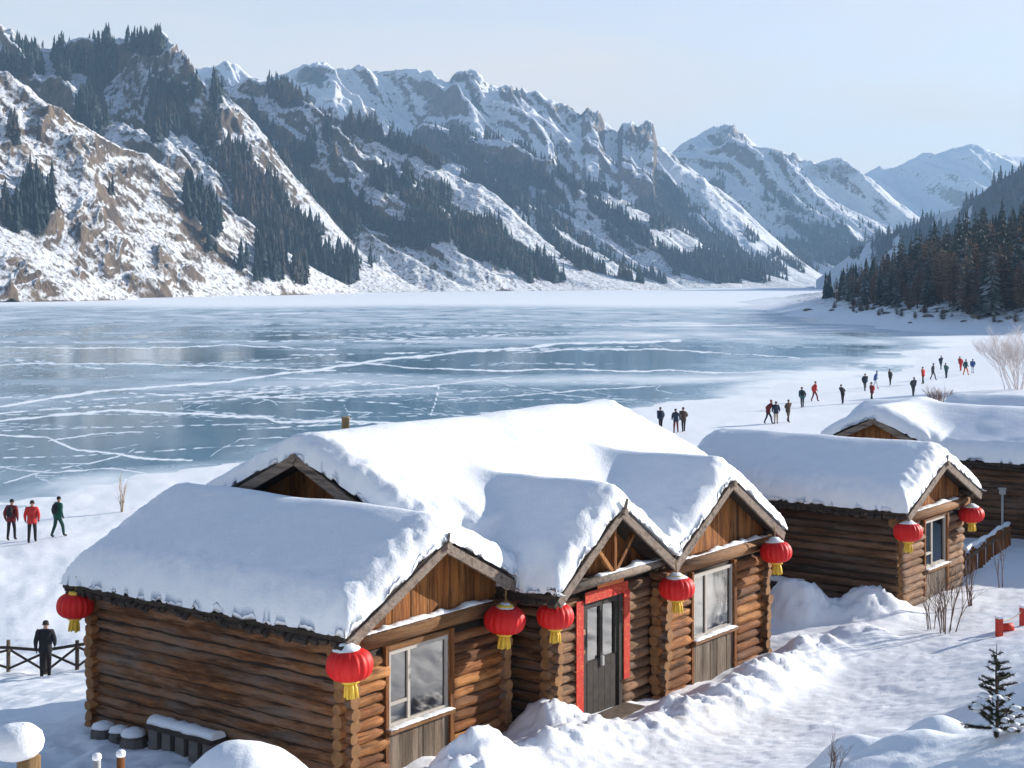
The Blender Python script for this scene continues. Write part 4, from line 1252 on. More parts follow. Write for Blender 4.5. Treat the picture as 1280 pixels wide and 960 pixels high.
c6 = thing('log_cabin', 'low cabin buried in snow behind the farthest gable, beside a bare tree', 'cabin', hw(38.6, 8.2), HROT)
m = MB(); log_wall(m, 'y', -10, 0, 0, -.35, 1.5, (), .1); m.build('log_wall', [LOGY_D, ENDG, CHINK], c6, True)
m = MB(); log_wall(m, 'x', 0, 3.6, 0, -.35, 1.5, (), .1); m.build('log_wall', [LOGX_D, ENDG, CHINK], c6, True)
m = MB(); log_wall(m, 'x', 0, 3.6, -10, -.35, 1.5, (), .1); m.build('log_wall', [LOGX_D, ENDG, CHINK], c6, True)
m = MB(); log_wall(m, 'y', -10, 0, 3.6, -.35, 1.5, (), .1); m.build('log_wall', [LOGY_D, ENDG, CHINK], c6, True)
m = MB(); gable_slopes(m, 1.8, 2.2, -10.4, .4, 2.35, .42); rf6 = m.build('roof', ROOFM, c6)
r6 = (-.48, 4.08, -10.5, .5); snow_cap('snow_cap', [r6], [(gab(1.8, 2.35, .42, 'x', .3), r6)], rf6, .36, .1, .4, 91, lumps=.5)


# ------------------------------------------------------------------ lanterns
def lantern_meshes():
    out = {}
    prof = []
    for i in range(17):
        a = -math.pi / 2 + math.pi * i / 16
        prof.append((.1 + .21 * max(0, math.cos(a)) ** .8, .2 * math.sin(a)))
    b = MB(); b.lathe(prof, 72, (0, 0, 0), 0, .07, 18); out['body'] = b.mesh('lantern_body', LRED, True)
    c = MB(); c.lathe([(.11, .185), (.115, .2), (.115, .235), (.05, .245)], 20); c.lathe([(.05, -.245), (.115, -.235), (.115, -.2), (.11, -.185)], 20); out['cap'] = c.mesh('rim', LGOLD, True)
    t = MB(); rs_ = random.Random(3)
    for k in range(14):
        a = 6.283 * k / 14; r = .075 if k % 2 else .045
        x, y = r * math.cos(a), r * math.sin(a)
        t.tube([(x * .7, y * .7, -.235), (x, y, -.33), (x * 1.15, y * 1.15, -.42 - rs_.uniform(0, .03))], [.022, .021, .017], 6)
    out['tassel'] = t.mesh('tassel', LGOLD, True)
    h = MB(); h.tube([(0, 0, .24), (0, .0, .5)], .012, 6); h.tube([(-.03, 0, .24), (0, 0, .27), (.03, 0, .24)], .01, 6); out['hook'] = h.mesh('hanger', LCAP)
    return out


LM = lantern_meshes()


def snow_blob(name, prof, n, seed, mat=SNOW, jit=.05):
    st = random.getstate(); random.seed(seed)
    b = MB(); b.lathe(prof, n, (0, 0, 0), 0, jit=jit); me = b.mesh(name, mat, True); random.setstate(st)
    return me


LSN = [snow_blob('snow_cap', [(.20, .168), (.215, .185), (.16, .215), (.125, .25), (.09, .29), (.03, .305)], 18, 60 + i, jit=.1) for i in range(3)]
LAN = [
    (94, 757, 25.2, .95, False, 'red lantern under the far eave end of the long log wall, near the crossbar fence'),
    (437, 831, 21.6, 1.05, True, 'largest red lantern, at the near corner of the nearest cabin'),
    (631, 775, 24.35, 1.05, True, 'red lantern under the eave between the wide window and the papered door'),
    (694, 770, 24.6, .95, True, 'red lantern hanging just beside the red couplet of the lodge door'),
    (846, 735, 27.0, 1.0, True, 'red lantern between the lodge door and the window of the lodge wing'),
    (970, 690, 30.2, .98, True, 'red lantern hanging at the outer eave of the lodge wing, over the alley'),
    (1135, 665, 33.2, .98, True, 'red lantern at the near corner of the dark cabin beside the path'),
    (1214, 643, 36.3, .95, True, 'smallest red lantern, at the far eave of the dark cabin by the picket fence'),
]
for px, py, d, s, sn, lab in LAN:
    p = at(px, py, d)
    r = thing('paper_lantern', lab, 'lantern', p, random.uniform(0, 1), 'red lanterns hung along the cabin eaves'); r.scale = (s * random.uniform(1.03, 1.09), s * 1.05, s * random.uniform(.95, 1.04)); r.rotation_euler = (random.uniform(-.07, .07), random.uniform(-.07, .07), random.uniform(0, 6))
    link('lantern_body', LM['body'], r); link('rim', LM['cap'], r); link('tassel', LM['tassel'], r); link('hanger', LM['hook'], r)
    if sn: link('snow_cap', random.choice(LSN), r, (random.uniform(-.02, .02), random.uniform(-.02, .02), .075), random.uniform(0, 6)).scale = (.86, random.uniform(.7, .9), random.uniform(.55, .75))


# ------------------------------------------------------------------ people
SKIN = plain('skin', (.42, .25, .18), .6, .1)
HAIR = plain('black_hair', (.02, .017, .015), .7)
CLOTH = {}


def cloth(c):
    if c not in CLOTH: CLOTH[c] = plain('cloth_%d' % len(CLOTH), c, .85, .3, 9, .3)
    return CLOTH[c]


BLACK = (.016, .016, .018); NAVY = (.025, .035, .06); RED = (.5, .035, .03); DRED = (.15, .018, .02); GREEN = (.012, .075, .055); GREY = (.07, .07, .075); BEIGE = (.4, .3, .2); TEAL = (.03, .09, .1); BLUE = (.05, .1, .25); BROWN = (.1, .06, .04); WHITE = (.6, .62, .65); ORANGE = (.55, .16, .04)


def person(px, py, jacket, trousers, label, rz=0.0, step=.12, hat=None, h=1.7, pack=None, arms=0, hands=False, pos=None, lean=.03):
    p = pos or hit(px, py)
    root = thing('person', label, 'person', p, rz, 'people out on the snow by the lake')
    k = h / 1.7
    J = {'pel': (0, 0, .93), 'sp': (0, -.01, 1.13), 'ch': (0, -.02 - lean, 1.35), 'nk': (0, -.03 - lean, 1.47), 'h0': (0, -.045 - lean, 1.545), 'h1': (0, -.04 - lean, 1.63), 'h2': (0, -.03 - lean, 1.69),
         'sl': (-.18, -.02 - lean, 1.39), 'el': (-.262, .03, 1.15), 'wl': (-.25, -.07 - .1 * arms, .92 + .06 * arms), 'pl': (-.24, -.10 - .12 * arms, .86 + .06 * arms),
         'sr': (.18, -.02 - lean, 1.39), 'er': (.268, .06 + .04 * arms, 1.16), 'wr': (.262, .0 + .1 * arms, .93), 'pr': (.255, -.02 + .12 * arms, .87),
         'hl': (-.09, 0, .87), 'kl': (-.10, -step * .7 - .02, .49), 'al': (-.10, -step, .09), 'tl': (-.11, -step - .15, .04),
         'hr': (.09, 0, .87), 'kr': (.10, step * .25, .49), 'ar': (.10, step, .1), 'tr': (.11, step - .14, .04)}
    rad = {'pel': (.165, .13), 'sp': (.19, .155), 'ch': (.2, .15), 'nk': (.058, .06), 'h0': (.072, .085), 'h1': (.083, .1), 'h2': (.06, .075),
           'sl': .1, 'el': .08, 'wl': .048, 'pl': .036, 'sr': .1, 'er': .08, 'wr': .048, 'pr': .036,
           'hl': .1, 'kl': .074, 'al': .056, 'tl': .045, 'hr': .1, 'kr': .074, 'ar': .056, 'tr': .045}
    E = [('pel', 'sp'), ('sp', 'ch'), ('ch', 'nk'), ('nk', 'h0'), ('h0', 'h1'), ('h1', 'h2'), ('ch', 'sl'), ('sl', 'el'), ('el', 'wl'), ('wl', 'pl'), ('ch', 'sr'), ('sr', 'er'), ('er', 'wr'), ('wr', 'pr'),
         ('pel', 'hl'), ('hl', 'kl'), ('kl', 'al'), ('al', 'tl'), ('pel', 'hr'), ('hr', 'kr'), ('kr', 'ar'), ('ar', 'tr')]
    names = list(J); ix = {n: i for i, n in enumerate(names)}
    me = bpy.data.meshes.new('tmp'); me.from_pydata([tuple(c * k for c in J[n]) for n in names], [(ix[a], ix[b]) for a, b in E], [])
    o = bpy.data.objects.new('tmp', me); COL.objects.link(o)
    md = o.modifiers.new('s', 'SKIN'); md.use_smooth_shade = True
    if not me.skin_vertices: return root
    for i, n in enumerate(names):
        r = rad[n]; r = (r, r) if not isinstance(r, tuple) else r
        me.skin_vertices[0].data[i].radius = (r[0] * k, r[1] * k); me.skin_vertices[0].data[i].use_root = (n == 'pel')
    sb = o.modifiers.new('u', 'SUBSURF'); sb.levels = 1; sb.render_levels = 1
    dg = bpy.context.evaluated_depsgraph_get(); dg.update()
    ev = o.evaluated_get(dg); bm_ = bpy.data.meshes.new_from_object(ev)
    bpy.data.objects.remove(o); bpy.data.meshes.remove(me)
    V = np.array([v.co[:] for v in bm_.vertices]) / k
    fs = [tuple(p_.vertices) for p_ in bm_.polygons]
    reg = {'h': ('nk', 'h0', 'h1', 'h2'), 'a': ('wl', 'pl', 'wr', 'pr'), 'f': ('al', 'tl', 'ar', 'tr'), 't': ('hl', 'kl', 'hr', 'kr')}
    segs = [(np.array(J[a]), np.array(J[b]), a, b) for a, b in E]
    mb = MB(); mb.v = [tuple(v * k) for v in V]; mb.f = fs; mb.m = []
    for f in fs:
        c = V[list(f)].mean(0); best = None
        for a, b, na, nb in segs:
            d = b - a; t = np.clip(np.dot(c - a, d) / np.dot(d, d), 0, 1); q = np.linalg.norm(c - a - t * d)
            if best is None or q < best[0]: best = (q, nb if t > .5 else na, na, nb)
        n = best[1]; mi = 0
        if best[3] in ('h0', 'h1', 'h2'): mi = 2
        elif best[3] in ('pl', 'pr'): mi = 3
        elif best[3] in ('tl', 'tr') or n in ('al', 'ar') and c[2] < .12: mi = 4
        elif best[3] in ('hl', 'hr', 'kl', 'kr', 'al', 'ar') and c[2] < .82: mi = 1
        mb.m.append(mi)
    # nose, ears
    hy_ = J['h1'][1]
    mb.tube([(0, (hy_ - .085) * k, 1.615 * k), (0, (hy_ - .118) * k, 1.585 * k)], [.012 * k, .016 * k], 5, 2)
    for s in (-1, 1):
        mb.tube([(s * .08 * k, (hy_ + .01) * k, 1.58 * k), (s * .092 * k, (hy_ + .015) * k, 1.615 * k)], [.018 * k, .02 * k], 5, 2)
    if hands:
        for side, s in (('l', -1), ('r', 1)):
            b = Vector(J['p' + side]); w = Vector(J['w' + side]); dr = (b - w).normalized()
            for q in range(4):
                o_ = Vector((0, (q - 1.5) * .019, 0)); L = (.06, .075, .08, .065)[q]
                mb.tube([(b + o_) * k, (b + o_ + dr * L * .55 + Vector((-s * .006, 0, 0))) * k, (b + o_ + dr * L + Vector((-s * .022, 0, 0))) * k], [.0105 * k, .0095 * k, .007 * k], 5, 3)
            mb.tube([(w * .5 + b * .5 + Vector((0, -.025, 0))) * k, (b + Vector((0, -.055, -.005))) * k, (b + Vector((-s * .01, -.06, -.035))) * k], [.012 * k, .011 * k, .008 * k], 5, 3)
    body = mb.build('body', [cloth(jacket), cloth(trousers), SKIN, cloth(BLACK), cloth((.03, .025, .02))], root, True)
    # hat or hair: a cap over the skull
    c = MB(); pr = [(.078, 1.60), (.092, 1.625), (.09, 1.67), (.07, 1.708), (.03, 1.727)]
    c.lathe([(r_ * k, z_ * k) for r_, z_ in pr], 12, (0, (hy_ + .012) * k, 0)); c.build('hat' if hat else 'hair', cloth(hat) if hat else HAIR, root, True)
    # coat skirt
    s_ = MB(); s_.lathe([(.2 * k, .80 * k), (.205 * k, .88 * k), (.185 * k, 1.0 * k), (.165 * k, 1.12 * k)], 14, (0, 0, 0)); s_.v = [(x, y * .78, z) for x, y, z in s_.v]
    s_.build('coat', cloth(jacket), root, True)
    if pack:
        q = MB(); q.lathe([(.08, 1.02), (.13, 1.06), (.14, 1.2), (.12, 1.36), (.06, 1.42)], 10, (0, 0, 0)); q.v = [(x * k, (y * .7 + .15) * k, z * k) for x, y, z in q.v]
        q.build('backpack', cloth(pack), root, True)
    return root


person(14, 676, DRED, BLACK, 'person in a dark red coat and black trousers, beside the red-jacketed walker', 3.0, .12, BLACK, 1.7, BLACK, 0, True)
person(40, 679, RED, BLACK, 'person in a bright red jacket, black trousers and cap, on the lake shore', 3.3, .2, None, 1.72, None, 0, True)
person(72, 672, GREEN, (.01, .05, .04), 'person in dark green coat and green trousers walking on the shore', 2.5, .24, BLACK, 1.68, BLACK, 0, True)
FENCE_D = 42.0
pf = Vector(((62 - 640) / FPX * FENCE_D + .1, FENCE_D - .7, 0)); pf.z = gz(pf.x, pf.y) - .08
person(62, 845, BLACK, (.02, .018, .018), 'person in a black coat standing at the crossbar fence', 3.3, .04, (.03, .03, .025), 1.56, None, 1, True, pf)
PPL = [
    (826, 538, NAVY, BLACK, 'person in navy half hidden by the snowy lodge roof edge', .4, None, NAVY),
    (845, 541, NAVY, DRED, 'person in dark jacket and dark red trousers by the lodge roof edge', -.3, None, NAVY),
    (854.5, 540, BROWN, BLACK, 'person in brown coat with black trousers, next to dark red trousers', .2, None, None),
    (960, 530, DRED, NAVY, 'person in a maroon jacket above the dark cabin roof', .2, DRED, None),
    (970, 530, NAVY, BEIGE, 'person in navy jacket and beige trousers, between maroon and brown coats', -.2, NAVY, NAVY),
    (985, 528, BROWN, BROWN, 'person all in dark brown beside the navy and beige walker', .5, None, None),
    (1003, 510, TEAL, BLACK, 'person in a dark teal jacket near one in red at the ice edge', .1, BLACK, BLACK),
    (1018, 502, RED, DRED, 'person in a red jacket near the teal-jacketed walker at the ice edge', .3, BLACK, None),
    (1053.5, 505, BLACK, BLACK, 'person all in black alone above the board gable', .5, BLACK, None),
    (1081, 489, NAVY, GREY, 'person in navy jacket with grey trousers beside two smaller figures', .2, NAVY, None),
    (1090, 503, DRED, BLACK, 'person in red and black coat closest to the board gable ridge', .9, BLACK, RED),
    (1094, 486, BLUE, WHITE, 'person in a blue jacket and pale trousers between the walkers', -.4, BLUE, None),
    (1113, 482, BLACK, BLACK, 'person all in black apart from others beside the blue-jacketed one', .6, None, None),
    (1141.5, 495, GREY, GREY, 'person in charcoal coat standing near the round dry bush', .1, GREY, None),
    (1154, 480, RED, BLACK, 'person in a red jacket and black trousers above the charcoal coat', .8, BLACK, None),
    (1166, 475, GREY, BLACK, 'person in grey coat beside the red-jacketed one over the dry bush', .0, BLACK, None),
    (1183, 473, TEAL, NAVY, 'person in teal jacket and navy trousers at the far cove', .3, TEAL, None),
    (1176, 462, NAVY, NAVY, 'farthest person, all in navy, at the cove beyond the teal jacket', .3, None, None),
    (1201, 464, RED, RED, 'person in a full red suit in the far group at the cove', .2, BLACK, None),
    (1207, 469, TEAL, ORANGE, 'person in dark jacket and orange trousers in the far group', .5, None, None),
    (1216, 467, BLUE, WHITE, 'person in blue jacket and white trousers at the end of the far group', -.2, BLUE, None),
]
for i, (px, py, j, t_, lab, rz, hat, pk) in enumerate(PPL):
    person(px, py, j, t_, lab, rz + (0 if i % 4 == 1 else 3.14 if i % 4 != 3 else 1.5), (.08, .2, .13, .26)[i % 4], hat, 1.62 + .04 * (i % 4), pk, (i % 3) * .9, False, None, (.03, .12, .06, .2, .02)[i % 5])

# ------------------------------------------------------------------ crossbar fence on the left
fx = lambda px: ((px - 640) / FPX * FENCE_D)
posts = []
for px, dz in ((-82, 0), (8, 0), (57, .0), (99, 0), (142, 0), (190, 0)):
    x = fx(px); y = FENCE_D + (px - 50) * -.004; posts.append((x, y, gz(x, y)))
fe = thing('crossbar_fence', 'dark wooden fence with crossed braces beside the long log wall', 'fence', posts[1])
B0 = Vector(posts[1])
for k, p in enumerate(posts):
    m = MB(); q = Vector(p) - B0; r = .06; m.tube([q + Vector((0, 0, -.3)), q + Vector((0, 0, .88 if k == 1 else .8))], [r, r * .9], 9); m.build('post', PLANK_G if k == 1 else DIRTW, fe)
for a, b in zip(posts[:-1], posts[1:]):
    a = Vector(a) - B0; b = Vector(b) - B0
    m = MB(); m.tube([a + Vector((0, -.05, .68)), b + Vector((0, -.05, .68))], .045, 7); m.build('rail', DIRTW, fe)
    m = MB(); m.tube([a + Vector((.03, -.03, .1)), b + Vector((-.03, -.03, .6))], .035, 7); m.build('brace', DIRTW, fe)
    m = MB(); m.tube([a + Vector((.03, .04, .6)), b + Vector((-.03, .04, .1))], .035, 7); m.build('brace', DIRTW, fe)

# ------------------------------------------------------------------ picket fence beyond the dark cabin
fp = [at(1206, 712, 37.6), at(1262, 682, 41.6)]
a = Vector((fp[0].x, fp[0].y, 0)); b = Vector((fp[1].x, fp[1].y, 0))
pk = thing('picket_fence', 'low picket fence with snow on its rail beside the dark cabin', 'fence', (a.x, a.y, gz(a.x, a.y)))
n = 17; mt = Vector(pk.location)
for i in range(n + 1):
    q = a.lerp(b, i / n); q.z = gz(q.x, q.y); q -= mt
    m = MB(); hh = .58 + random.uniform(-.06, .06); m.beam(q + Vector((0, 0, -.2)), q + Vector((random.uniform(-.02, .02), 0, hh)), .06, .03, (0, 1, 0)); m.build('picket', PLANK, pk)
q0 = a.copy(); q0.z = gz(a.x, a.y); q1 = b.copy(); q1.z = gz(b.x, b.y)
m = MB(); m.beam(q0 - mt + Vector((.03, .06, .42)), q1 - mt + Vector((.03, .06, .42)), .05, .07); m.build('rail', PLANK_G, pk)
m = MB(); nn = 16
m.tube([(q0 - mt).lerp(q1 - mt, i / nn) + Vector((0, .05, .63 + random.uniform(-.02, .03))) for i in range(nn + 1)], [.05 + random.uniform(-.015, .03) for _ in range(nn + 1)], 8); m.build('snow_cap', SNOW, pk, True)

# lamp stub
lp = Vector((at(1253, 672, 42.0).x, 42.0, 0)); lp.z = gz(lp.x, lp.y)
r = thing('path_lamp', 'grey path lamp post behind the picket fence', 'lamp', lp)
m = MB(); m.tube([(0, 0, -.2), (0, 0, 1.35)], .032, 10); m.build('pole', METAL, r, True)
m = MB(); m.box(-.075, .075, -.06, .06, 1.352, 1.5); m.box(-.1, .1, -.08, .08, 1.502, 1.525); m.build('lamp_head', METAL, r)

# red rope barrier
for (px, py, d, hh, lab) in ((1249, 796, 28.6, .36, 'short red post nearest the small fir, holding a rope'), (1279, 782, 28.0, .36, 'short red post at the end of the rope')):
    p = hit(px, py)
    r = thing('red_post', lab, 'post', p, .4)
    m = MB(); m.box(-.055, .055, -.055, .055, -.3, hh); m.build('stake', REDP, r)
    m = MB(); m.box(-.06, .06, -.06, .06, hh + .003, hh + .05); m.build('snow_cap', SNOW, r)
    if px < 1260: pA = p + Vector((0, 0, hh - .04))
    else: pB = p + Vector((0, 0, hh - .04))
m = MB(); pts = []
for i in range(13):
    t = i / 12; q = pA.lerp(pB, t); q.z -= .10 * 4 * t * (1 - t) * .8; pts.append(q - pA)
m.tube(pts, .014, 6); tag(m.build('barrier_rope', plain('pale_rope', (.45, .36, .28), .8), None, True, pA), 'pale rope slung between the two short red posts', 'rope')
p = hit(1259, 789)
m = MB(); m.tube([(-.1, 0, .07), (.12, .02, .08)], .085, 12); tag(m.build('red_drum', REDP, None, True, p), 'small red drum lying in the snow by the red posts', 'drum')


# ------------------------------------------------------------------ twiggy plants
def twigs(mb, p, d, L, r, depth, rs_, spread=.6, n=(2, 4)):
    pts = [p]; q = p.copy(); dd_ = d.copy(); k = 3
    for i in range(k):
        dd_ = (dd_ + Vector((rs_.uniform(-.18, .18), rs_.uniform(-.18, .18), rs_.uniform(-.05, .12)))).normalized()
        q = q + dd_ * (L / k); pts.append(q.copy())
    mb.tube(pts, [r * (1 - .18 * i) for i in range(k + 1)], 5 if r > .01 else 4, cap=False)
    if depth <= 0: return
    for j in range(rs_.randint(*n)):
        t = rs_.uniform(.35, 1.0); i = min(k - 1, int(t * k)); s = pts[i].lerp(pts[i + 1], t * k - i)
        nd = (dd_ + Vector((rs_.uniform(-1, 1), rs_.uniform(-1, 1), rs_.uniform(-.2, .6))) * spread).normalized()
        twigs(mb, s, nd, L * rs_.uniform(.5, .75), r * .6, depth - 1, rs_, spread, n)


def bush(name, label, cat, p, stems, L, r, depth, seed, mat, spread=.6, tilt=.35, width=.2, n=(2, 4), grp=None):
    rs_ = random.Random(seed)
    root = thing(name, label, cat, p, 0, grp)
    a = MB(); b = MB()
    for s in range(stems):
        an = rs_.uniform(0, 6.28); w = rs_.uniform(0, width)
        q = Vector((w * math.cos(an), w * math.sin(an), -.1)); d = Vector((tilt * math.cos(an) * rs_.uniform(.3, 1), tilt * math.sin(an) * rs_.uniform(.3, 1), 1)).normalized()
        l = L * rs_.uniform(.7, 1.1)
        a.tube([q, q + d * l * .5], [r, r * .8], 6)
        for j in range(3):
            nd = (d + Vector((rs_.uniform(-1, 1), rs_.uniform(-1, 1), rs_.uniform(0, .5))) * spread * .6).normalized()
            twigs(b, q + d * l * (.25 + .25 * j / 2), nd, l * .5, r * .6, depth, rs_, spread, n)
    a.build('stem', mat, root, True); b.build('twigs', mat, root, True)
    return root


pp = hit(1268, 490); pp.z -= .1
bush('bare_tree', 'bare reddish tree at the edge of the cove beside the snow-buried cabin', 'tree', Vector((at(1272, 490, 138).x, 138, gz(at(1272, 490, 138).x, 138))), 16, 4.4, .045, 3, 3, plain('frosted_twig', (.66, .60, .58), .85, .25, 20, .2), .7, .6, 1.3, (3, 5))
q = hit(1175, 505); bush('dry_bush', 'round dry bush on the snow above the board gable', 'bush', q, 26, 1.25, .025, 2, 5, TWIG_R, .7, .8, .9, (2, 3))
q = hit(1180, 792); bush('bare_shrub', 'taller bare shrub with many thin stems before the dark cabin window', 'shrub', q, 8, 1.35, .014, 2, 8, TWIG, .45, .3, .28, (2, 3))
q = hit(1166, 785); bush('bare_shrub', 'thin bare shrub close to the dark cabin corner post', 'shrub', q, 4, 1.0, .01, 1, 9, TWIG, .4, .2, .2, (2, 3))
q = hit(1217, 758); bush('bare_shrub', 'bare sapling in front of the picket fence start', 'shrub', q, 3, 1.3, .016, 1, 11, TWIG, .35, .15, .15, (2, 3))
q = hit(1254, 735); bush('bare_shrub', 'slender bare sapling before the path lamp', 'shrub', q, 2, 1.25, .013, 1, 12, TWIG, .35, .15, .12, (2, 3))
q = hit(1035, 965); bush('weed_stalks', 'thin dry weed stalks poking through the path snow at the bottom edge', 'weed', q, 5, .42, .006, 2, 14, TWIG, .6, .5, .12, (2, 3))
q = hit(152, 640); bush('dry_reeds', 'tall dry reed tuft on the shore between the walkers and cabin roof', 'reeds', q, 7, 1.5, .018, 1, 16, STRAW, .18, .14, .12, (1, 2))

# small fir in the foreground
fr_ = hit(1246, 922)
fir = thing('small_fir', 'small sparse fir with snow lumps on its lower boughs', 'fir', fr_)
H = 118 / FPX * fr_.y; FS = H / 1.62; fir.scale = (FS,) * 3; H = 1.62
m = MB(); m.tube([(0, 0, -.2), (.01, 0, .5), (-.01, .01, 1.1), (0, 0, H)], [.035, .028, .016, .004], 8); m.build('trunk', BARK, fir, True)
rs = random.Random(21); cr = MB(); sn_ = MB()
for tz, nb, L in ((.14, 7, .55), (.30, 8, .58), (.48, 7, .50), (.66, 6, .42), (.84, 5, .36), (1.0, 5, .30), (1.14, 4, .26), (1.28, 4, .2), (1.42, 3, .13)):
    for j in range(nb):
        a_ = 6.283 * (j + rs.uniform(-.3, .3)) / nb; l = L * rs.uniform(.7, 1.15); up = rs.uniform(-.1, .35)
        d = Vector((math.cos(a_), math.sin(a_), up)).normalized(); o_ = Vector((0, 0, tz + rs.uniform(-.04, .04)))
        cr.tube([o_, o_ + d * l * .6, o_ + d * l + Vector((0, 0, .03))], [.011, .008, .003], 5, 1)
        side = d.cross(Vector((0, 0, 1))).normalized(); upv = side.cross(d)
        n_ = int(l / .011)
        for k in range(n_):
            t = .12 + .88 * k / n_; c = o_ + d * l * t + Vector((0, 0, .03 * t))
            for s in range(3):
                g = rs.uniform(0, 6.28); nd = (side * math.cos(g) + upv * math.sin(g) + d * .7).normalized(); ln = rs.uniform(.05, .095) * (1.1 - .4 * t)
                w = d.cross(nd).normalized() * .010
                cr.add([c - w, c + w, c + nd * ln], [(0, 1, 2)], 0)
        if tz < .75 and rs.random() < .5:
            c = o_ + d * l * rs.uniform(.45, .75); rr = rs.uniform(.06, .12)
            pr = [(rr * .5, -.01), (rr, .01), (rr * .92, rr * .32), (rr * .6, rr * .58), (rr * .2, rr * .66)]
            st_ = random.getstate(); random.seed(j + int(tz * 100)); sn_ = MB(); sn_.lathe(pr, 12, c + Vector((0, 0, .012)), 0, jit=.16); sn_.build('snow_lump', SNOW, fir, True); random.setstate(st_)
cr.build('crown', [conifer_mat('fir_needles', (.042, .046, .024), 0), BARK], fir)

# ------------------------------------------------------------------ foreground stump, posts, bench, stones
sp_ = at(36, 945, 16.2); zg = gz(sp_.x, sp_.y)
r = thing('tree_stump', 'cut stump under a thick rounded snow cap in the front corner', 'stump', (sp_.x, sp_.y, zg))
m = MB(); m.lathe([(.15, -.5), (.13, 0), (.12, sp_.z - zg)], 18, jit=.04); m.build('trunk', wood('stump_wood', 'z', (.08, .045, .02), (.3, .18, .08), (.45, .3, .15), None, False), r, True)
me = snow_blob('snow_cap', [(.12, -.03), (.2, .0), (.27, .07), (.29, .15), (.26, .24), (.18, .31), (.08, .335)], 28, 9, jit=.03)
o = link('snow_cap', me, r, (-.13, 0, sp_.z - zg))
for px, py, mt_, lab in ((121, 948, METAL, 'grey stake with a round snow cap beside the brown stake'), (151, 944, PLANK, 'brown stake with a round snow cap, taller of the two stakes')):
    q = at(px, py, 17.5); zg = gz(q.x, q.y)
    r = thing('snow_capped_stake', lab, 'stake', (q.x, q.y, zg))
    m = MB(); m.lathe([(.05, -.3), (.047, q.z - zg)], 12, jit=.03); m.build('stake', mt_, r, True)
    o = link('snow_cap', snow_blob('snow_cap', [(.048, -.015), (.056, .008), (.054, .035), (.038, .055), (.012, .062)], 14, px, jit=.04), r, (0, 0, q.z - zg))


def wall_bench(label, x, ya, yb, zt, seed, blocks=5):
    """snow-topped plank on upright blocks standing against a long wall (house frame)"""
    p = hw(x, ya); zg = gz(p.x, p.y) - Z0
    r = thing('wall_bench', label, 'bench', hw(x, ya, 0), HROT)
    m = MB(); m.box(-.17, .17, 0, yb - ya, zt - .07, zt); m.build('seat', DIRTW, r)
    for k in range(blocks):
        y = .12 + (yb - ya - .24) * k / (blocks - 1); m = MB(); m.box(-.13, .12, y - .1, y + .1, -.6, zt - .075); m.build('leg', STONE, r)
    n = 14; prof = []
    m = MB(); vs = []
    m.tube([(0, (yb - ya) * i / n, zt + .0 + random.uniform(-.008, .012)) for i in range(n + 1)], [.15 + random.uniform(-.02, .02) for i in range(n + 1)], 12)
    m.v = [(a_, b_, zt + .002 + max(0, (c_ - zt)) * .75) for a_, b_, c_ in m.v]
    m.build('snow_cap', SNOW, r, True)
    return r


wall_bench('low plank bench under snow against the long wall of the nearest cabin', -4.66, 2.9, 4.4, .34, 2)
wall_bench('snow-topped shelf on blocks along the dark cabin wall across the alley', 11.15, .9, 3.6, .42, 4, 8)
for i, (y, s) in enumerate(((5.55, .2), (5.15, .18), (4.8, .22))):
    p = hw(-4.75, y); z = gz(p.x, p.y)
    r = thing('dark_stone', ('dark stone under snow by the far corner of the long wall', 'middle one of three dark stones at the long wall foot', 'dark stone closest to the plank bench at the wall foot')[i], 'stone', (p.x, p.y, z), HROT + i, 'dark stones at the foot of the long wall')
    st_ = random.getstate(); random.seed(i); m = MB(); m.lathe([(s * .7, -.15), (s, 0), (s * .95, s * .7), (s * .6, s)], 9, jit=.15); m.build('rock', STONE, r); random.setstate(st_)
    link('snow_cap', snow_blob('snow_cap', [(s * .7, s * .9), (s * .95, s * .95), (s * .8, s * 1.25), (s * .3, s * 1.45)], 14, i + 30, jit=.06), r)

# stones along the far bank
rs = random.Random(8)
bank_labels = ['brown boulder on the snowy far bank below the wood']
rock_me = []
for i in range(4):
    st_ = random.getstate(); random.seed(50 + i); m = MB(); m.lathe([(.6, -.4), (1, 0), (.85, .45), (.35, .75)], 8, jit=.2); rock_me.append(m.mesh('bank_boulder', STONE)); random.setstate(st_)
for px, py in ((1108, 392), (1138, 404), (1065, 385), (1182, 390), (1160, 396), (1040, 388), (1092, 386), (1130, 388), (1250, 402), (1222, 396), (1262, 398), (1010, 388), (1150, 385), (1205, 402)):
    q = hit(px, py, 200)
    if q.z < .1: continue
    o = link('bank_boulder', rock_me[rs.randint(0, 3)], None, q, rs.uniform(0, 6)); s = rs.uniform(.5, 1.3); o.scale = (s * 1.6, s, s * .8)
    tag(o, bank_labels[0], 'boulder', 'boulders on the far snowy bank')

# ------------------------------------------------------------------ haze
m = MB(); m.box(-3600, 3600, -30, 5500, -6, 520)
hz = NT('haze_air'); hz.t.nodes.remove(hz.p)
pv = hz.n('ShaderNodeVolumePrincipled'); pv.inputs['Color'].default_value = (.42, .68, 1.0, 1); pv.inputs['Density'].default_value = 1.45e-4; pv.inputs['Anisotropy'].default_value = 0.0
hz.l(pv.outputs[0], hz.out.inputs['Volume'])
tag(m.build('haze', hz.mat), 'thin blue winter haze over the lake valley', 'haze', None, 'stuff')

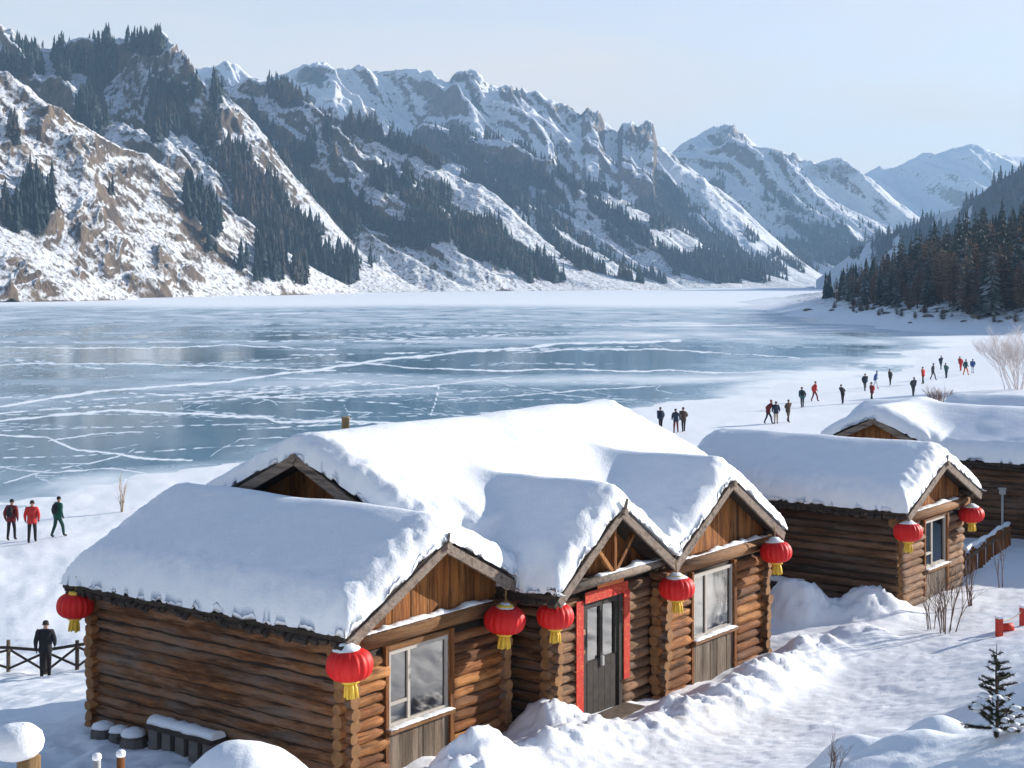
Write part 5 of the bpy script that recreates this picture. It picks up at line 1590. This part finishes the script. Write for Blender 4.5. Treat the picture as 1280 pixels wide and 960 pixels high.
# ------------------------------------------------------------------ light
AZ, EL = R(64), R(18.5)
S = Vector((math.sin(AZ) * math.cos(EL), math.cos(AZ) * math.cos(EL), math.sin(EL)))
sl_ = bpy.data.lights.new('sun', 'SUN'); sl_.energy = 5.0; sl_.angle = R(.55); sl_.color = (1.0, .945, .87)
so = bpy.data.objects.new('sun', sl_); COL.objects.link(so); so.rotation_euler = S.to_track_quat('Z', 'Y').to_euler(); so.location = (60, 10, 60)
w = bpy.data.worlds.new('World'); sc.world = w; w.use_nodes = True
nt = w.node_tree; bg = nt.nodes['Background']
sky = nt.nodes.new('ShaderNodeTexSky'); sky.sky_type = 'NISHITA'; sky.sun_disc = False; sky.sun_elevation = EL; sky.sun_rotation = AZ
sky.air_density = 1.0; sky.dust_density = 1.2; sky.ozone_density = 1.5; sky.altitude = 1900
tc = nt.nodes.new('ShaderNodeTexCoord'); mp = nt.nodes.new('ShaderNodeMapping'); mp.inputs['Scale'].default_value = (2.2, 2.2, 9); mp.inputs['Rotation'].default_value = (0, R(7), 0)
nz = nt.nodes.new('ShaderNodeTexNoise'); nz.inputs['Scale'].default_value = 1.3; nz.inputs['Detail'].default_value = 6; nz.inputs['Roughness'].default_value = .55; nz.inputs['Distortion'].default_value = .4
nt.links.new(tc.outputs['Generated'], mp.inputs[0]); nt.links.new(mp.outputs[0], nz.inputs['Vector'])
mr = nt.nodes.new('ShaderNodeMapRange'); mr.inputs[1].default_value = .38; mr.inputs[2].default_value = .72; mr.inputs[3].default_value = .6; mr.inputs[4].default_value = 1.0
nt.links.new(nz.outputs[0], mr.inputs[0])
sp_z = nt.nodes.new('ShaderNodeSeparateXYZ'); nt.links.new(tc.outputs['Generated'], sp_z.inputs[0])
lowm = nt.nodes.new('ShaderNodeMapRange'); lowm.inputs[1].default_value = .12; lowm.inputs[2].default_value = .5; lowm.inputs[3].default_value = 1; lowm.inputs[4].default_value = 0
nt.links.new(sp_z.outputs[2], lowm.inputs[0])
mm = nt.nodes.new('ShaderNodeMath'); mm.operation = 'MULTIPLY'; nt.links.new(mr.outputs[0], mm.inputs[0]); nt.links.new(lowm.outputs[0], mm.inputs[1])
mx = nt.nodes.new('ShaderNodeMix'); mx.data_type = 'RGBA'
nt.links.new(mm.outputs[0], mx.inputs[0]); nt.links.new(sky.outputs[0], mx.inputs[6]); mx.inputs[7].default_value = (4.75, 4.3, 3.9, 1)
nt.links.new(mx.outputs[2], bg.inputs[0]); bg.inputs[1].default_value = .115

# ------------------------------------------------------------------ camera and render
cam = bpy.data.cameras.new('camera'); co = bpy.data.objects.new('camera', cam); COL.objects.link(co)
co.location = (0, 0, CAMZ); co.rotation_euler = (R(90), 0, 0)
cam.sensor_fit = 'HORIZONTAL'; cam.sensor_width = 36; cam.lens = FPX / 1280 * 36; cam.shift_y = -(480 - HOR) / 1280
cam.clip_start = .5; cam.clip_end = 20000
sc.camera = co
sc.render.engine = 'CYCLES'
cy = sc.cycles
cy.use_denoising = True
try: cy.denoiser = 'OPENIMAGEDENOISE'
except Exception: pass
cy.max_bounces = 6; cy.diffuse_bounces = 3; cy.glossy_bounces = 3; cy.transparent_max_bounces = 12; cy.volume_bounces = 0
cy.use_adaptive_sampling = True; cy.adaptive_threshold = .02
sc.view_settings.view_transform = 'Standard'; sc.view_settings.look = 'None'; sc.view_settings.exposure = .86; sc.view_settings.gamma = 1
